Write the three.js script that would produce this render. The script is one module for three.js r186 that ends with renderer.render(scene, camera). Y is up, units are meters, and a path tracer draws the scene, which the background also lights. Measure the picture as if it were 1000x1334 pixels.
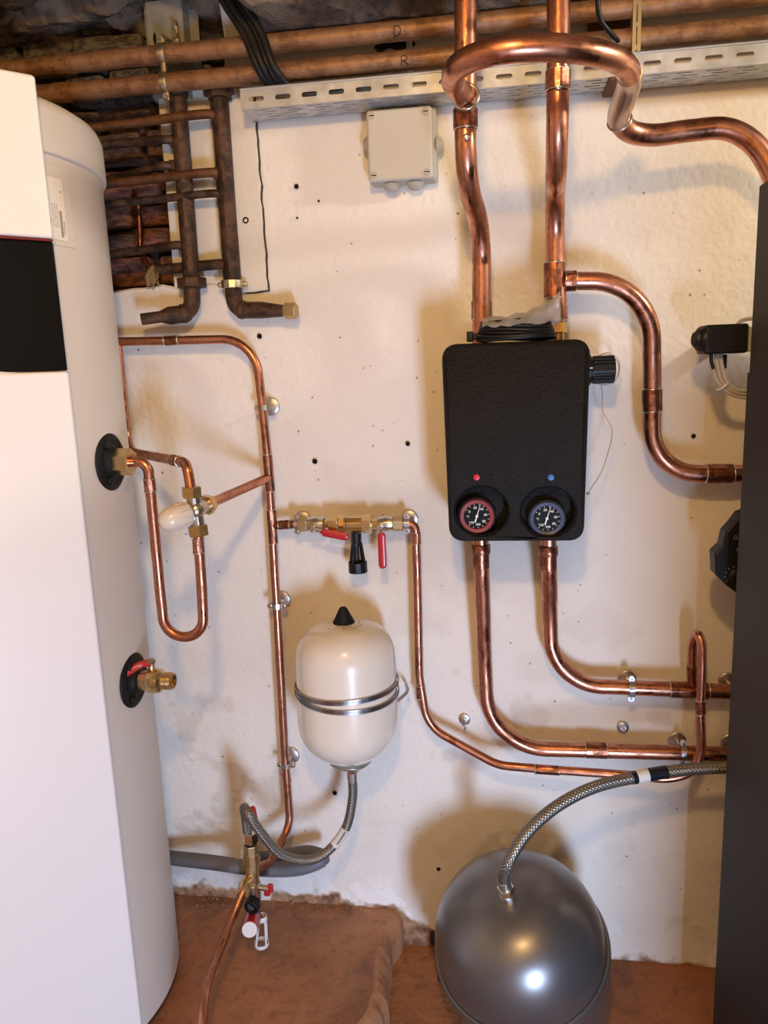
import * as THREE from 'three';
import { mergeGeometries, mergeVertices, toCreasedNormals } from 'three/addons/utils/BufferGeometryUtils.js';
import { RoundedBoxGeometry } from 'three/addons/geometries/RoundedBoxGeometry.js';
import { RectAreaLightUniformsLib } from 'three/addons/lights/RectAreaLightUniformsLib.js';
import { ImprovedNoise } from 'three/addons/math/ImprovedNoise.js';

// ---------------------------------------------------------------- camera, light, exposure
const V = (x, y, z) => new THREE.Vector3(x, y, z);
const scene = new THREE.Scene();
scene.background = new THREE.Color(0x000000);
const FOCAL = 984, CAM = V(0, 1.25, 1.55);
const camera = new THREE.PerspectiveCamera(2 * Math.atan(667 / FOCAL) * 180 / Math.PI, 1000 / 1334, 0.02, 30);
const axX = V(6879, -66, -984).normalize();                 // the wall's horizontal, seen from the lens (x right, y down, z ahead)
const axD = V(190, 5133, 984); axD.addScaledVector(axX, -axD.dot(axX)).normalize();
const axF = axX.clone().cross(axD);
const toWorld = (a, b, c) => V(axX.x * a + axX.y * b + axX.z * c, -(axD.x * a + axD.y * b + axD.z * c), -(axF.x * a + axF.y * b + axF.z * c));
{
  const m = new THREE.Matrix4().makeBasis(toWorld(1, 0, 0), toWorld(0, -1, 0), toWorld(0, 0, -1));
  camera.position.copy(CAM); camera.quaternion.setFromRotationMatrix(m); camera.updateMatrixWorld();
}
const P = (px, py, z = 0) => { const d = toWorld(px - 500, py - 667, FOCAL); return CAM.clone().addScaledVector(d, (z - CAM.z) / d.z); };

const renderer = new THREE.WebGLRenderer({ antialias: true });
renderer.toneMapping = THREE.LinearToneMapping;
renderer.toneMappingExposure = 1.0;
renderer.shadowMap.enabled = true;
RectAreaLightUniformsLib.init();

const LAMP_MAIN = V(-0.05, 1.93, 1.62), LAMP_SIDE = V(1.30, 1.86, 0.58);
function lampLight(p, color, cd, size) {
  const l = new THREE.PointLight(color, cd); l.position.copy(p); l.castShadow = true; l.shadow.radius = size; scene.add(l); return l;
}
lampLight(LAMP_MAIN, 0xffcc86, 3.05, 2.4);
lampLight(LAMP_SIDE, 0xfffaf0, 3.2, 2.8);
const DAY = { x0: 0.38, x1: 0.64, y0: -0.04, y1: 0.48, z: 2.08 };
const dayLight = new THREE.RectAreaLight(0xb9d4ff, 86, DAY.x1 - DAY.x0, DAY.y1 - DAY.y0);
dayLight.position.set((DAY.x0 + DAY.x1) / 2, (DAY.y0 + DAY.y1) / 2, DAY.z - 0.02); dayLight.lookAt(dayLight.position.x, dayLight.position.y, 0);
scene.add(dayLight);

// ---------------------------------------------------------------- random, noise, textures
let seed = 12345;
const rnd = () => { seed = (seed * 1664525 + 1013904223) >>> 0; return seed / 4294967296; };
const rr = (a, b) => a + (b - a) * rnd();
const perlin = new ImprovedNoise();
const fbm3 = (x, y, z, o = 4) => { let s = 0, a = 0.5; for (let i = 0; i < o; i++) { s += a * perlin.noise(x, y, z + i * 7.3); x *= 2.03; y *= 2.03; z *= 2.03; a *= 0.5; } return s; };
// tileable value noise, period p cells over the unit square
function tileNoise(p, s) {
  const g = new Float32Array(p * p); let q = (s * 2654435761) >>> 0;
  for (let i = 0; i < p * p; i++) { q = (q * 1664525 + 1013904223) >>> 0; g[i] = q / 4294967296; }
  return (u, v) => {
    let x = u * p, y = v * p, i = Math.floor(x), j = Math.floor(y), fx = x - i, fy = y - j; fx = fx * fx * (3 - 2 * fx); fy = fy * fy * (3 - 2 * fy);
    const w = k => ((k % p) + p) % p, a = g[w(j) * p + w(i)], b = g[w(j) * p + w(i + 1)], c = g[w(j + 1) * p + w(i)], d = g[w(j + 1) * p + w(i + 1)];
    return (a * (1 - fx) + b * fx) * (1 - fy) + (c * (1 - fx) + d * fx) * fy;
  };
}
function tileFbm(p, s, o = 4, N = 512) {                        // baked once, then read back with bilinear filtering
  const n = [], g = new Float32Array(N * N); for (let i = 0; i < o; i++) n.push(tileNoise(p << i, s + i * 17));
  for (let j = 0; j < N; j++) for (let i = 0; i < N; i++) { let t = 0, a = 0.5, k = 0; for (const f of n) { t += a * f(i / N, j / N); k += a; a *= 0.55; } g[j * N + i] = t / k; }
  const m = N - 1;
  return (u, v) => { const x = u * N, y = v * N, i = Math.floor(x), j = Math.floor(y), fx = x - i, fy = y - j, i0 = i & m, i1 = (i + 1) & m, j0 = (j & m) * N, j1 = ((j + 1) & m) * N; return (g[j0 + i0] * (1 - fx) + g[j0 + i1] * fx) * (1 - fy) + (g[j1 + i0] * (1 - fx) + g[j1 + i1] * fx) * fy; };
}
const mix = (a, b, t) => a + (b - a) * t, clamp = (x, a = 0, b = 1) => Math.min(b, Math.max(a, x)), sst = (a, b, x) => { x = clamp((x - a) / (b - a)); return x * x * (3 - 2 * x); };
const mix3 = (a, b, t) => [mix(a[0], b[0], t), mix(a[1], b[1], t), mix(a[2], b[2], t)];
function dataTex(w, h, fn, srgb) {                              // fn(u, v) -> grey or [r, g, b], 0..255
  const d = new Uint8Array(w * h * 4);
  for (let j = 0; j < h; j++) for (let i = 0; i < w; i++) {
    const c = fn((i + 0.5) / w, (j + 0.5) / h), k = (j * w + i) * 4;
    if (typeof c === 'number') d[k] = d[k + 1] = d[k + 2] = clamp(c, 0, 255); else { d[k] = clamp(c[0], 0, 255); d[k + 1] = clamp(c[1], 0, 255); d[k + 2] = clamp(c[2], 0, 255); }
    d[k + 3] = 255;
  }
  const t = new THREE.DataTexture(d, w, h, THREE.RGBAFormat); t.wrapS = t.wrapT = THREE.RepeatWrapping; t.magFilter = THREE.LinearFilter; t.minFilter = THREE.LinearMipmapLinearFilter; t.generateMipmaps = true;
  if (srgb) t.colorSpace = THREE.SRGBColorSpace; t.needsUpdate = true; return t;
}
function canvasTex(w, h, draw) {
  const c = document.createElement('canvas'); c.width = w; c.height = h; draw(c.getContext('2d'), w, h);
  const t = new THREE.CanvasTexture(c); t.colorSpace = THREE.SRGBColorSpace; t.anisotropy = 8; return t;
}
const rep = (t, x, y) => { const c = t.clone(); c.repeat.set(x, y); c.needsUpdate = true; return c; };

const nA = tileFbm(4, 1, 5), nB = tileFbm(8, 50, 5), nC = tileFbm(24, 90, 4), nD = tileFbm(64, 130, 2), nE = tileFbm(3, 170, 5);
// plaster: paint with faint blotches, pits, and dirt that has come off at the foot of the wall
const WX0 = -1.4, WY0 = -0.3, WS = 2.4;
const pits = []; for (let i = 0; i < 420; i++) pits.push([rr(0, 1), rr(0, 1), rr(0.0004, 0.0013), rr(0.25, 0.8)]);
const pitGrid = new Map(); for (const p of pits) { const k = Math.floor(p[0] * 64) + ',' + Math.floor(p[1] * 64); (pitGrid.get(k) || pitGrid.set(k, []).get(k)).push(p); }
const texWall = dataTex(1536, 1536, (u, v) => {
  const x = WX0 + u * WS, y = WY0 + v * WS;
  let c = mix3([240, 234, 222], [226, 217, 202], sst(0.35, 0.68, nA(u, v)) * 0.8);
  c = mix3(c, [205, 196, 182], sst(0.56, 0.75, nB(u, v)) * 0.35);
  c = mix3(c, [178, 160, 138], sst(0.62, 0.72, nC(u, v)) * 0.3 * sst(1.0, 0.2, y));
  const foot = mix(0.004, -0.115, sst(-0.25, -0.10, x + 0.08 * (nB(u, v) - 0.5))) + 0.03 * (nB(u * 3, 0.37) - 0.5) + 0.03 * (nC(u * 2, 0.11) - 0.5);
  const dirt = sst(foot + 0.03, foot + 0.004, y + 0.07 * (nC(u * 2, v * 2) - 0.5) + 0.02 * (nD(u * 2, v * 2) - 0.5));
  c = mix3(c, mix3([112, 78, 54], [178, 140, 106], sst(0.3, 0.7, 0.5 * nC(u * 3, v * 3) + 0.5 * nD(u * 3, v * 3))), dirt);
  const lime = sst(0.10, 0.0, Math.abs(y - foot - 0.03)) * sst(0.52, 0.62, nC(u * 2, v * 2)); c = mix3(c, [250, 247, 240], lime * (1 - dirt));
  const gx = Math.floor(u * 64), gy = Math.floor(v * 64);
  for (let a = -1; a <= 1; a++) for (let b = -1; b <= 1; b++) for (const p of pitGrid.get((gx + a) + ',' + (gy + b)) || []) { const d = Math.hypot(u - p[0], v - p[1]); if (d < p[2]) c = mix3(c, [92, 74, 58], p[3] * sst(p[2], p[2] * 0.5, d)); }
  return c;
}, true);
texWall.repeat.set(1 / WS, 1 / WS); texWall.offset.set(-WX0 / WS, -WY0 / WS);
const texWallBump = dataTex(1024, 1024, (u, v) => 255 * (0.45 * nA(u, v) + 0.3 * nC(u, v) + 0.25 * nD(u, v))); texWallBump.repeat.set(1 / 0.6, 1 / 0.6);
const copperTex = (bright, dark, green, k) => dataTex(512, 512, (u, v) => {
  let c = mix3(bright, dark, sst(0.38, 0.66, nB(u, v)) * k);
  c = mix3(c, dark, sst(0.5, 0.8, nC(u, v * 0.5)) * 0.5 * k);
  c = mix3(c, [bright[0] + 24, bright[1] + 26, bright[2] + 22], sst(0.6, 0.7, nD(u * 0.25, v * 2)) * 0.35);
  return mix3(c, green, sst(0.68, 0.78, nB(u + 0.3, v + 0.6)) * 0.5);
}, true);
const texCu = copperTex([200, 140, 112], [158, 100, 76], [140, 104, 80], 0.6);
const texCuDark = copperTex([168, 108, 82], [100, 62, 44], [98, 84, 60], 1);
const texCuOld = copperTex([156, 116, 82], [118, 82, 56], [140, 124, 98], 0.9);
const texIron = copperTex([92, 66, 48], [50, 38, 32], [88, 86, 78], 1);
const texRough = dataTex(256, 256, (u, v) => 255 * clamp(0.30 + 0.75 * (nB(u, v) - 0.35)));
const texFloor = dataTex(1024, 1024, (u, v) => {
  let c = mix3([168, 112, 74], [132, 88, 60], sst(0.25, 0.75, nA(u, v)));
  c = mix3(c, [188, 144, 106], sst(0.40, 0.80, nE(u + 0.2, v)) * 0.7);
  c = mix3(c, [88, 64, 50], sst(0.45, 0.85, nB(u, v + 0.4)) * 0.8);
  c = mix3(c, [172, 146, 120], sst(0.55, 0.85, nC(u, v)) * 0.2);
  c = mix3(c, [176, 122, 84], nD(u * 2, v * 2) * 0.4);
  return mix3(c, [84, 60, 46], sst(0.55, 0.85, nD(u, v)) * 0.22);
}, true);
const texFloorBump = dataTex(512, 512, (u, v) => 255 * (0.5 * nB(u, v) + 0.3 * nC(u, v) + 0.2 * nD(u, v)));
const texRock = dataTex(1024, 1024, (u, v) => {
  let c = mix3([134, 118, 98], [84, 72, 58], sst(0.35, 0.65, nA(u, v)));
  c = mix3(c, [164, 148, 124], sst(0.5, 0.75, nB(u, v)) * 0.6);
  return mix3(c, [54, 45, 37], sst(0.5, 0.72, nC(u, v)) * 0.6);
}, true);
const texRockBump = dataTex(512, 512, (u, v) => 255 * (0.4 * Math.abs(nB(u, v) - 0.5) * 2 + 0.4 * nC(u, v) + 0.2 * nD(u, v)));
const brickTex = (a, b) => dataTex(256, 256, (u, v) => mix3(mix3(a, b, sst(0.35, 0.65, nB(u, v))), [150, 138, 124], sst(0.62, 0.74, nC(u, v)) * 0.5), true);
const texBrickRed = brickTex([146, 92, 70], [92, 60, 48]), texBrickBrown = brickTex([118, 88, 68], [76, 58, 48]), texBrickGrey = brickTex([118, 106, 92], [72, 64, 56]);
const texPebble = dataTex(512, 512, (u, v) => { const a = nD(u, v), b = nC(u * 2, v * 2); return 255 * clamp(0.6 * a + 0.5 * Math.abs(b - 0.5) * 2); });
const texZinc = dataTex(256, 256, (u, v) => { const t = nC(u, v), s = nD(u, v); const g = 196 + 50 * (t - 0.5) + 40 * (s - 0.5); return [g, g + 1, g]; }, true);
const texBraid = dataTex(64, 64, (u, v) => { const a = Math.abs(Math.sin(Math.PI * 2 * (u + v) * 2)), b = Math.abs(Math.sin(Math.PI * 2 * (u - v) * 2)), w = (Math.floor((u + v) * 4) + Math.floor((u - v) * 4)) & 1; return 255 * (w ? a : b); });
const texBraidCol = dataTex(64, 64, (u, v) => { const a = Math.abs(Math.sin(Math.PI * 2 * (u + v) * 2)), b = Math.abs(Math.sin(Math.PI * 2 * (u - v) * 2)), w = (Math.floor((u + v) * 4) + Math.floor((u - v) * 4)) & 1; const g = 96 + 110 * (w ? a : b); return [g, g, g * 0.97]; }, true);

// ---------------------------------------------------------------- materials
const std = o => new THREE.MeshStandardMaterial(o);
const phys = o => new THREE.MeshPhysicalMaterial(o);
const lin = (r, g, b) => new THREE.Color().setRGB(r, g, b);
const M = {
  wall: std({ map: texWall, roughness: 0.93, bumpMap: texWallBump, bumpScale: 0.004 }),
  room: std({ color: 0xd9cfbf, roughness: 0.95, bumpMap: texWallBump, bumpScale: 0.003 }),
  floor: std({ map: rep(texFloor, 1.1, 1.1), roughness: 0.62, bumpMap: rep(texFloorBump, 2.2, 2.2), bumpScale: 0.005 }),
  floorLow: std({ color: 0xf2e2cc, map: rep(texFloor, 0.9, 0.9), roughness: 0.7, bumpMap: rep(texFloorBump, 2.2, 2.2), bumpScale: 0.004 }),
  rock: std({ map: rep(texRock, 1.3, 1.3), roughness: 0.9, bumpMap: rep(texRockBump, 4, 4), bumpScale: 0.008 }),
  flake: std({ color: 0xdad4c8, roughness: 0.9 }),
  crumb: std({ color: 0xa08a72, roughness: 1 }),
  mortar: std({ color: 0x4a3e36, roughness: 1, bumpMap: rep(texRockBump, 6, 6), bumpScale: 0.006 }),
  brickRed: std({ map: texBrickRed, roughness: 0.95, bumpMap: texRockBump, bumpScale: 0.004 }),
  brickBrown: std({ map: texBrickBrown, roughness: 0.95, bumpMap: texRockBump, bumpScale: 0.004 }),
  brickGrey: std({ map: texBrickGrey, roughness: 0.95, bumpMap: texRockBump, bumpScale: 0.004 }),
  copper: std({ map: texCu, metalness: 1, roughness: 0.9, roughnessMap: texRough }),
  copperDark: std({ map: texCuDark, metalness: 0.95, roughness: 1, roughnessMap: texRough }),
  copperOld: std({ map: texCuOld, metalness: 0.4, roughness: 0.5 }),
  copperAged: std({ color: 0xb8a898, map: texCuOld, metalness: 0.4, roughness: 0.6 }),
  iron: std({ map: texIron, metalness: 0.45, roughness: 0.62, bumpMap: texRockBump, bumpScale: 0.0012 }),
  tinned: std({ color: lin(0.62, 0.50, 0.42), metalness: 1, roughness: 0.33 }),
  solder: std({ color: 0xcfc6ba, metalness: 1, roughness: 0.3 }),
  brass: std({ color: lin(0.70, 0.50, 0.24), metalness: 1, roughness: 0.27 }),
  brassDull: std({ color: lin(0.52, 0.38, 0.19), metalness: 1, roughness: 0.42 }),
  nickel: std({ color: lin(0.62, 0.57, 0.49), metalness: 1, roughness: 0.28 }),
  chrome: std({ color: lin(0.72, 0.72, 0.72), metalness: 1, roughness: 0.16 }),
  zinc: std({ color: lin(0.62, 0.61, 0.58), metalness: 1, roughness: 0.34 }),
  zincYellow: std({ color: lin(0.60, 0.55, 0.40), metalness: 1, roughness: 0.36 }),
  tray: std({ color: 0xf4f6fa, map: texZinc, metalness: 0.55, roughness: 0.5 }),
  rail: std({ color: 0xc9c7bd, map: texZinc, metalness: 0.35, roughness: 0.55 }),
  whitePaint: std({ color: 0xe4ddcd, roughness: 0.75, bumpMap: rep(texWallBump, 2, 2), bumpScale: 0.002 }),
  rust: std({ color: 0x6b4a32, roughness: 0.95 }),
  caulk: std({ color: 0x4b3d30, roughness: 1 }),
  tank: std({ color: lin(0.66, 0.595, 0.51), roughness: 0.42 }),
  panel: phys({ color: lin(0.88, 0.86, 0.82), roughness: 0.4, clearcoat: 0.3, clearcoatRoughness: 0.3 }),
  gap: std({ color: 0x3c3733, roughness: 0.8 }),
  glassBlack: phys({ color: lin(0.004, 0.004, 0.004), roughness: 0.1, specularIntensity: 0.4 }),
  redStrip: std({ color: 0x6d1a14, roughness: 0.4 }),
  pouch: phys({ color: 0xd6cdbb, roughness: 0.25, clearcoat: 0.6, clearcoatRoughness: 0.2 }),
  rubber: phys({ color: lin(0.008, 0.0075, 0.007), roughness: 0.6, specularIntensity: 0.5 }),
  blackPlastic: phys({ color: lin(0.008, 0.008, 0.008), roughness: 0.42, specularIntensity: 0.6 }),
  blackCable: phys({ color: lin(0.010, 0.009, 0.009), roughness: 0.42, specularIntensity: 0.6 }),
  foam: phys({ color: lin(0.010, 0.009, 0.008), roughness: 0.62, specularIntensity: 0.45, bumpMap: rep(texPebble, 6, 6), bumpScale: 0.0022 }),
  red: phys({ color: lin(0.48, 0.018, 0.022), roughness: 0.35, clearcoat: 0.4, clearcoatRoughness: 0.2 }),
  redMatt: std({ color: lin(0.30, 0.055, 0.06), roughness: 0.5 }),
  dotRed: std({ color: 0xd3283f, roughness: 0.4 }), dotBlue: std({ color: 0x2f6fb4, roughness: 0.4 }),
  gaugeBlue: std({ color: 0x4b566e, roughness: 0.4 }),
  needle: std({ color: 0xf2efe6, roughness: 0.5 }),
  whitePlastic: std({ color: lin(0.80, 0.78, 0.72), roughness: 0.4 }),
  cream: phys({ color: lin(0.82, 0.75, 0.62), roughness: 0.28, clearcoat: 0.9, clearcoatRoughness: 0.06 }),
  knob: phys({ color: lin(0.74, 0.66, 0.54), roughness: 0.3, clearcoat: 0.4, clearcoatRoughness: 0.2 }),
  greyPaint: phys({ color: lin(0.20, 0.192, 0.182), metalness: 0.75, roughness: 0.33, clearcoat: 0.35, clearcoatRoughness: 0.22 }),
  boxGrey: std({ color: lin(0.56, 0.53, 0.44), roughness: 0.5 }),
  gland: std({ color: lin(0.46, 0.44, 0.37), roughness: 0.6 }),
  cabinet: phys({ color: lin(0.030, 0.026, 0.024), roughness: 0.6, specularIntensity: 0.6 }),
  corrugated: std({ color: lin(0.17, 0.17, 0.175), roughness: 0.5 }),
  greyCable: std({ color: lin(0.50, 0.47, 0.42), roughness: 0.5 }),
  braid: std({ color: 0xcfc6ba, map: texBraidCol, metalness: 0.85, roughness: 0.36, bumpMap: texBraid, bumpScale: 0.0008 }),
  steelBand: std({ color: lin(0.42, 0.41, 0.40), metalness: 1, roughness: 0.3 }),
  bag: phys({ color: lin(0.70, 0.68, 0.64), roughness: 0.25, transmission: 0.6, thickness: 0, side: THREE.DoubleSide }),
  paperTag: std({ color: 0xddd8cc, roughness: 0.7 }),
  tape: std({ color: lin(0.010, 0.012, 0.02), roughness: 0.25 }),
  hemp: std({ color: 0xb39b70, roughness: 1 }),
  ink: std({ color: 0x1a1512, roughness: 0.7 }),
  hole: std({ color: 0x1d1510, roughness: 1 }),
  plug: std({ color: 0x8f8a80, roughness: 0.6 }),
  wire: std({ color: lin(0.55, 0.45, 0.33), metalness: 1, roughness: 0.3 }),
  lampGlass: std({ color: 0xffffff, emissive: 0xffce9d, emissiveIntensity: 6 }),
  lampGlassSide: std({ color: 0xffffff, emissive: 0xfffaf0, emissiveIntensity: 6 }),
  dayGlass: std({ color: 0xffffff, emissive: 0xb7d0ff, emissiveIntensity: 3 }),
  doorWood: std({ color: 0x7d6247, roughness: 0.7 }),
};

// ---------------------------------------------------------------- builders
const taken = new Map();
function numbered(n) { const k = taken.get(n) || 0; taken.set(n, k + 1); return k ? n + '_' + String(k).padStart(3, '0') : n; }
function thing(name, label, category, base, group) {
  const o = new THREE.Group(); o.name = numbered(name); o.position.copy(base); o.userData = { label, category };
  if (group) o.userData.group = group; o.userData.base = undefined; delete o.userData.base; o._b = base.clone(); scene.add(o); return o;
}
function part(parent, name, geoms, mat, label) {                 // geometries are given in world coordinates
  const g = Array.isArray(geoms) ? (geoms.length > 1 ? mergeGeometries(geoms.map(q => { const r = q.index ? q.toNonIndexed() : q; for (const k of Object.keys(r.attributes)) if (!['position', 'normal', 'uv'].includes(k)) r.deleteAttribute(k); return r; })) : geoms[0]) : geoms;
  const b = parent._b || V(0, 0, 0); g.translate(-b.x, -b.y, -b.z);
  const m = new THREE.Mesh(g, mat); m.name = name; m.castShadow = m.receiveShadow = true; m._b = b; if (label) m.userData.label = label; parent.add(m); return m;
}
function structure(name, geoms, mat, label) { const m = part(scene, name, geoms, mat); m._b = V(0, 0, 0); m.userData = { kind: 'structure', label, category: name.split('_')[0] }; return m; }
const Y = V(0, 1, 0);
const place = (g, p, dir = Y) => { g.applyQuaternion(new THREE.Quaternion().setFromUnitVectors(Y, dir.clone().normalize())); g.translate(p.x, p.y, p.z); return g; };
const box = (x0, x1, y0, y1, z0, z1) => { const g = new THREE.BoxGeometry(x1 - x0, y1 - y0, z1 - z0); g.translate((x0 + x1) / 2, (y0 + y1) / 2, (z0 + z1) / 2); return g; };
const rbox = (c, sx, sy, sz, r = 0.003, seg = 3) => { const g = new RoundedBoxGeometry(sx, sy, sz, seg, r); g.translate(c.x, c.y, c.z); return g; };
const lathe = (prof, p, dir = Y, seg = 40) => place(new THREE.LatheGeometry(prof.map(([r, h]) => new THREE.Vector2(Math.max(r, 0.00001), h)), seg), p, dir);
const cyl = (a, b, r0, r1 = r0, seg = 24) => { const L = a.distanceTo(b), c = Math.min(r0, r1, L) * 0.08; return toCreasedNormals(lathe([[0, 0], [r0 - c, 0], [r0, c], [r1, L - c], [r1 - c, L], [0, L]], a, b.clone().sub(a), seg), 0.6); };
function prism(a, b, r, n = 6, bev = 0.0012, spin = 0) {          // hexagon nut between two points, r = across corners / 2
  const L = a.distanceTo(b), s = new THREE.Shape();
  for (let i = 0; i < n; i++) { const t = spin + i * 2 * Math.PI / n, x = (r - bev) * Math.cos(t), y = (r - bev) * Math.sin(t); i ? s.lineTo(x, y) : s.moveTo(x, y); }
  const g = new THREE.ExtrudeGeometry(s, { depth: L - 2 * bev, bevelEnabled: true, bevelSize: bev, bevelThickness: bev, bevelSegments: 2, steps: 1 });
  g.translate(0, 0, bev); g.rotateX(-Math.PI / 2); return place(g, a, b.clone().sub(a));
}
const ball = (p, r, sx = 1, sy = 1, sz = 1) => { const g = new THREE.SphereGeometry(r, 20, 14); g.scale(sx, sy, sz); g.translate(p.x, p.y, p.z); return g; };
const lerp = (a, b, t) => a.clone().lerp(b, t);
function fillet(pts, R) {                                         // polyline with rounded corners; R number or per-corner array
  const n = pts.length, tt = new Array(n).fill(0), angs = [];
  for (let i = 1; i < n - 1; i++) { const a = pts[i - 1].clone().sub(pts[i]), b = pts[i + 1].clone().sub(pts[i]), ang = a.angleTo(b); angs[i] = ang; tt[i] = ang > 3.1 ? 0 : (Array.isArray(R) ? R[i - 1] : R) / Math.tan(ang / 2); }
  for (let i = 0; i < n - 1; i++) { const L = pts[i].distanceTo(pts[i + 1]) * 0.98, sum = tt[i] + tt[i + 1]; if (sum > L) { const k = L / sum; if (tt[i]) tt[i] *= k; if (tt[i + 1]) tt[i + 1] *= k; } }
  const out = [pts[0].clone()];
  for (let i = 1; i < n - 1; i++) {
    const p = pts[i], a = pts[i - 1].clone().sub(p).normalize(), b = pts[i + 1].clone().sub(p).normalize(), ang = angs[i], t = tt[i];
    if (ang > 3.1 || t < 1e-5) { out.push(p.clone()); continue; }
    const rad = t * Math.tan(ang / 2), A = p.clone().addScaledVector(a, t), B = p.clone().addScaledVector(b, t), C = p.clone().addScaledVector(a.clone().add(b).normalize(), rad / Math.sin(ang / 2));
    const va = A.clone().sub(C), vb = B.clone().sub(C), w = va.angleTo(vb), m = Math.max(3, Math.ceil(w / 0.09));
    for (let k = 0; k <= m; k++) { const q = k / m; out.push(C.clone().add(va.clone().multiplyScalar(Math.sin((1 - q) * w) / Math.sin(w))).add(vb.clone().multiplyScalar(Math.sin(q * w) / Math.sin(w)))); }
  }
  out.push(pts[n - 1].clone()); return out;
}
const spline = (pts, n = 60) => new THREE.CatmullRomCurve3(pts, false, 'centripetal').getSpacedPoints(n);
function sweep(path, r, seg = 18, uScale = 5, wob = 0) {          // tube along a path; r number or function of the length run
  const q = [path[0]]; for (const p of path) if (p.distanceTo(q[q.length - 1]) > 1e-5) q.push(p);
  const n = q.length, T = q.map((p, i) => q[Math.min(n - 1, i + 1)].clone().sub(q[Math.max(0, i - 1)]).normalize());
  let N = Math.abs(T[0].y) < 0.9 ? V(0, 1, 0) : V(0, 0, 1); const pos = [], nor = [], uv = [], idx = []; let s = 0;
  const u0 = rnd(), v0 = Math.floor(rnd() * 8) / 8;
  for (let i = 0; i < n; i++) {
    N.addScaledVector(T[i], -N.dot(T[i])).normalize(); const B = T[i].clone().cross(N); if (i) s += q[i].distanceTo(q[i - 1]);
    const R = typeof r === 'function' ? r(s) : r;
    for (let k = 0; k <= seg; k++) { const a = k / seg * 2 * Math.PI, d = N.clone().multiplyScalar(Math.cos(a)).addScaledVector(B, Math.sin(a)), rad = wob ? R * (1 + wob * perlin.noise(q[i].x * 60 + d.x, q[i].y * 60 + d.y, q[i].z * 60 + d.z)) : R; pos.push(q[i].x + d.x * rad, q[i].y + d.y * rad, q[i].z + d.z * rad); nor.push(d.x, d.y, d.z); uv.push(u0 + s * uScale, v0 + k / seg * Math.max(1, Math.round(uScale * 2 * Math.PI * R * 2)) * 0.5); }
  }
  for (let i = 0; i < n - 1; i++) for (let k = 0; k < seg; k++) { const a = i * (seg + 1) + k, b = a + seg + 1; idx.push(a, a + 1, b, b, a + 1, b + 1); }
  for (const [e, sg] of [[0, -1], [n - 1, 1]]) {
    const c = pos.length / 3, t = T[e]; pos.push(q[e].x, q[e].y, q[e].z); nor.push(t.x * sg, t.y * sg, t.z * sg); uv.push(u0, v0);
    for (let k = 0; k <= seg; k++) { const o = (e * (seg + 1) + k) * 3; pos.push(pos[o], pos[o + 1], pos[o + 2]); nor.push(t.x * sg, t.y * sg, t.z * sg); uv.push(u0, v0); }
    for (let k = 0; k < seg; k++) sg > 0 ? idx.push(c, c + 1 + k, c + 2 + k) : idx.push(c, c + 2 + k, c + 1 + k);
  }
  const g = new THREE.BufferGeometry(); g.setAttribute('position', new THREE.Float32BufferAttribute(pos, 3)); g.setAttribute('normal', new THREE.Float32BufferAttribute(nor, 3)); g.setAttribute('uv', new THREE.Float32BufferAttribute(uv, 2)); g.setIndex(idx);
  if (wob) g.computeVertexNormals(); return g;
}
const sleeve = (a, b, r) => { const L = a.distanceTo(b), t = 0.0018; return toCreasedNormals(lathe([[r - t, 0], [r, 0.0012], [r, L - 0.0012], [r - t, L]], a, b.clone().sub(a), 24), 0.7); };
const ringAt = (p, dir, r, t = 0.0016) => { const g = new THREE.TorusGeometry(r, t, 8, 28); g.rotateX(Math.PI / 2); return place(g, p, dir); };
function fitting(parent, a, b, r, mat, name = 'coupling') {       // soldered sleeve with a bright solder ring at each end
  const m = part(parent, name, sleeve(a, b, r * 1.1), mat), d = b.clone().sub(a);
  part(m, 'solder_ring', ringAt(a, d, r * 1.01), M.solder); part(m, 'solder_ring', ringAt(b, d, r * 1.01), M.solder); return m;
}

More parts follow.
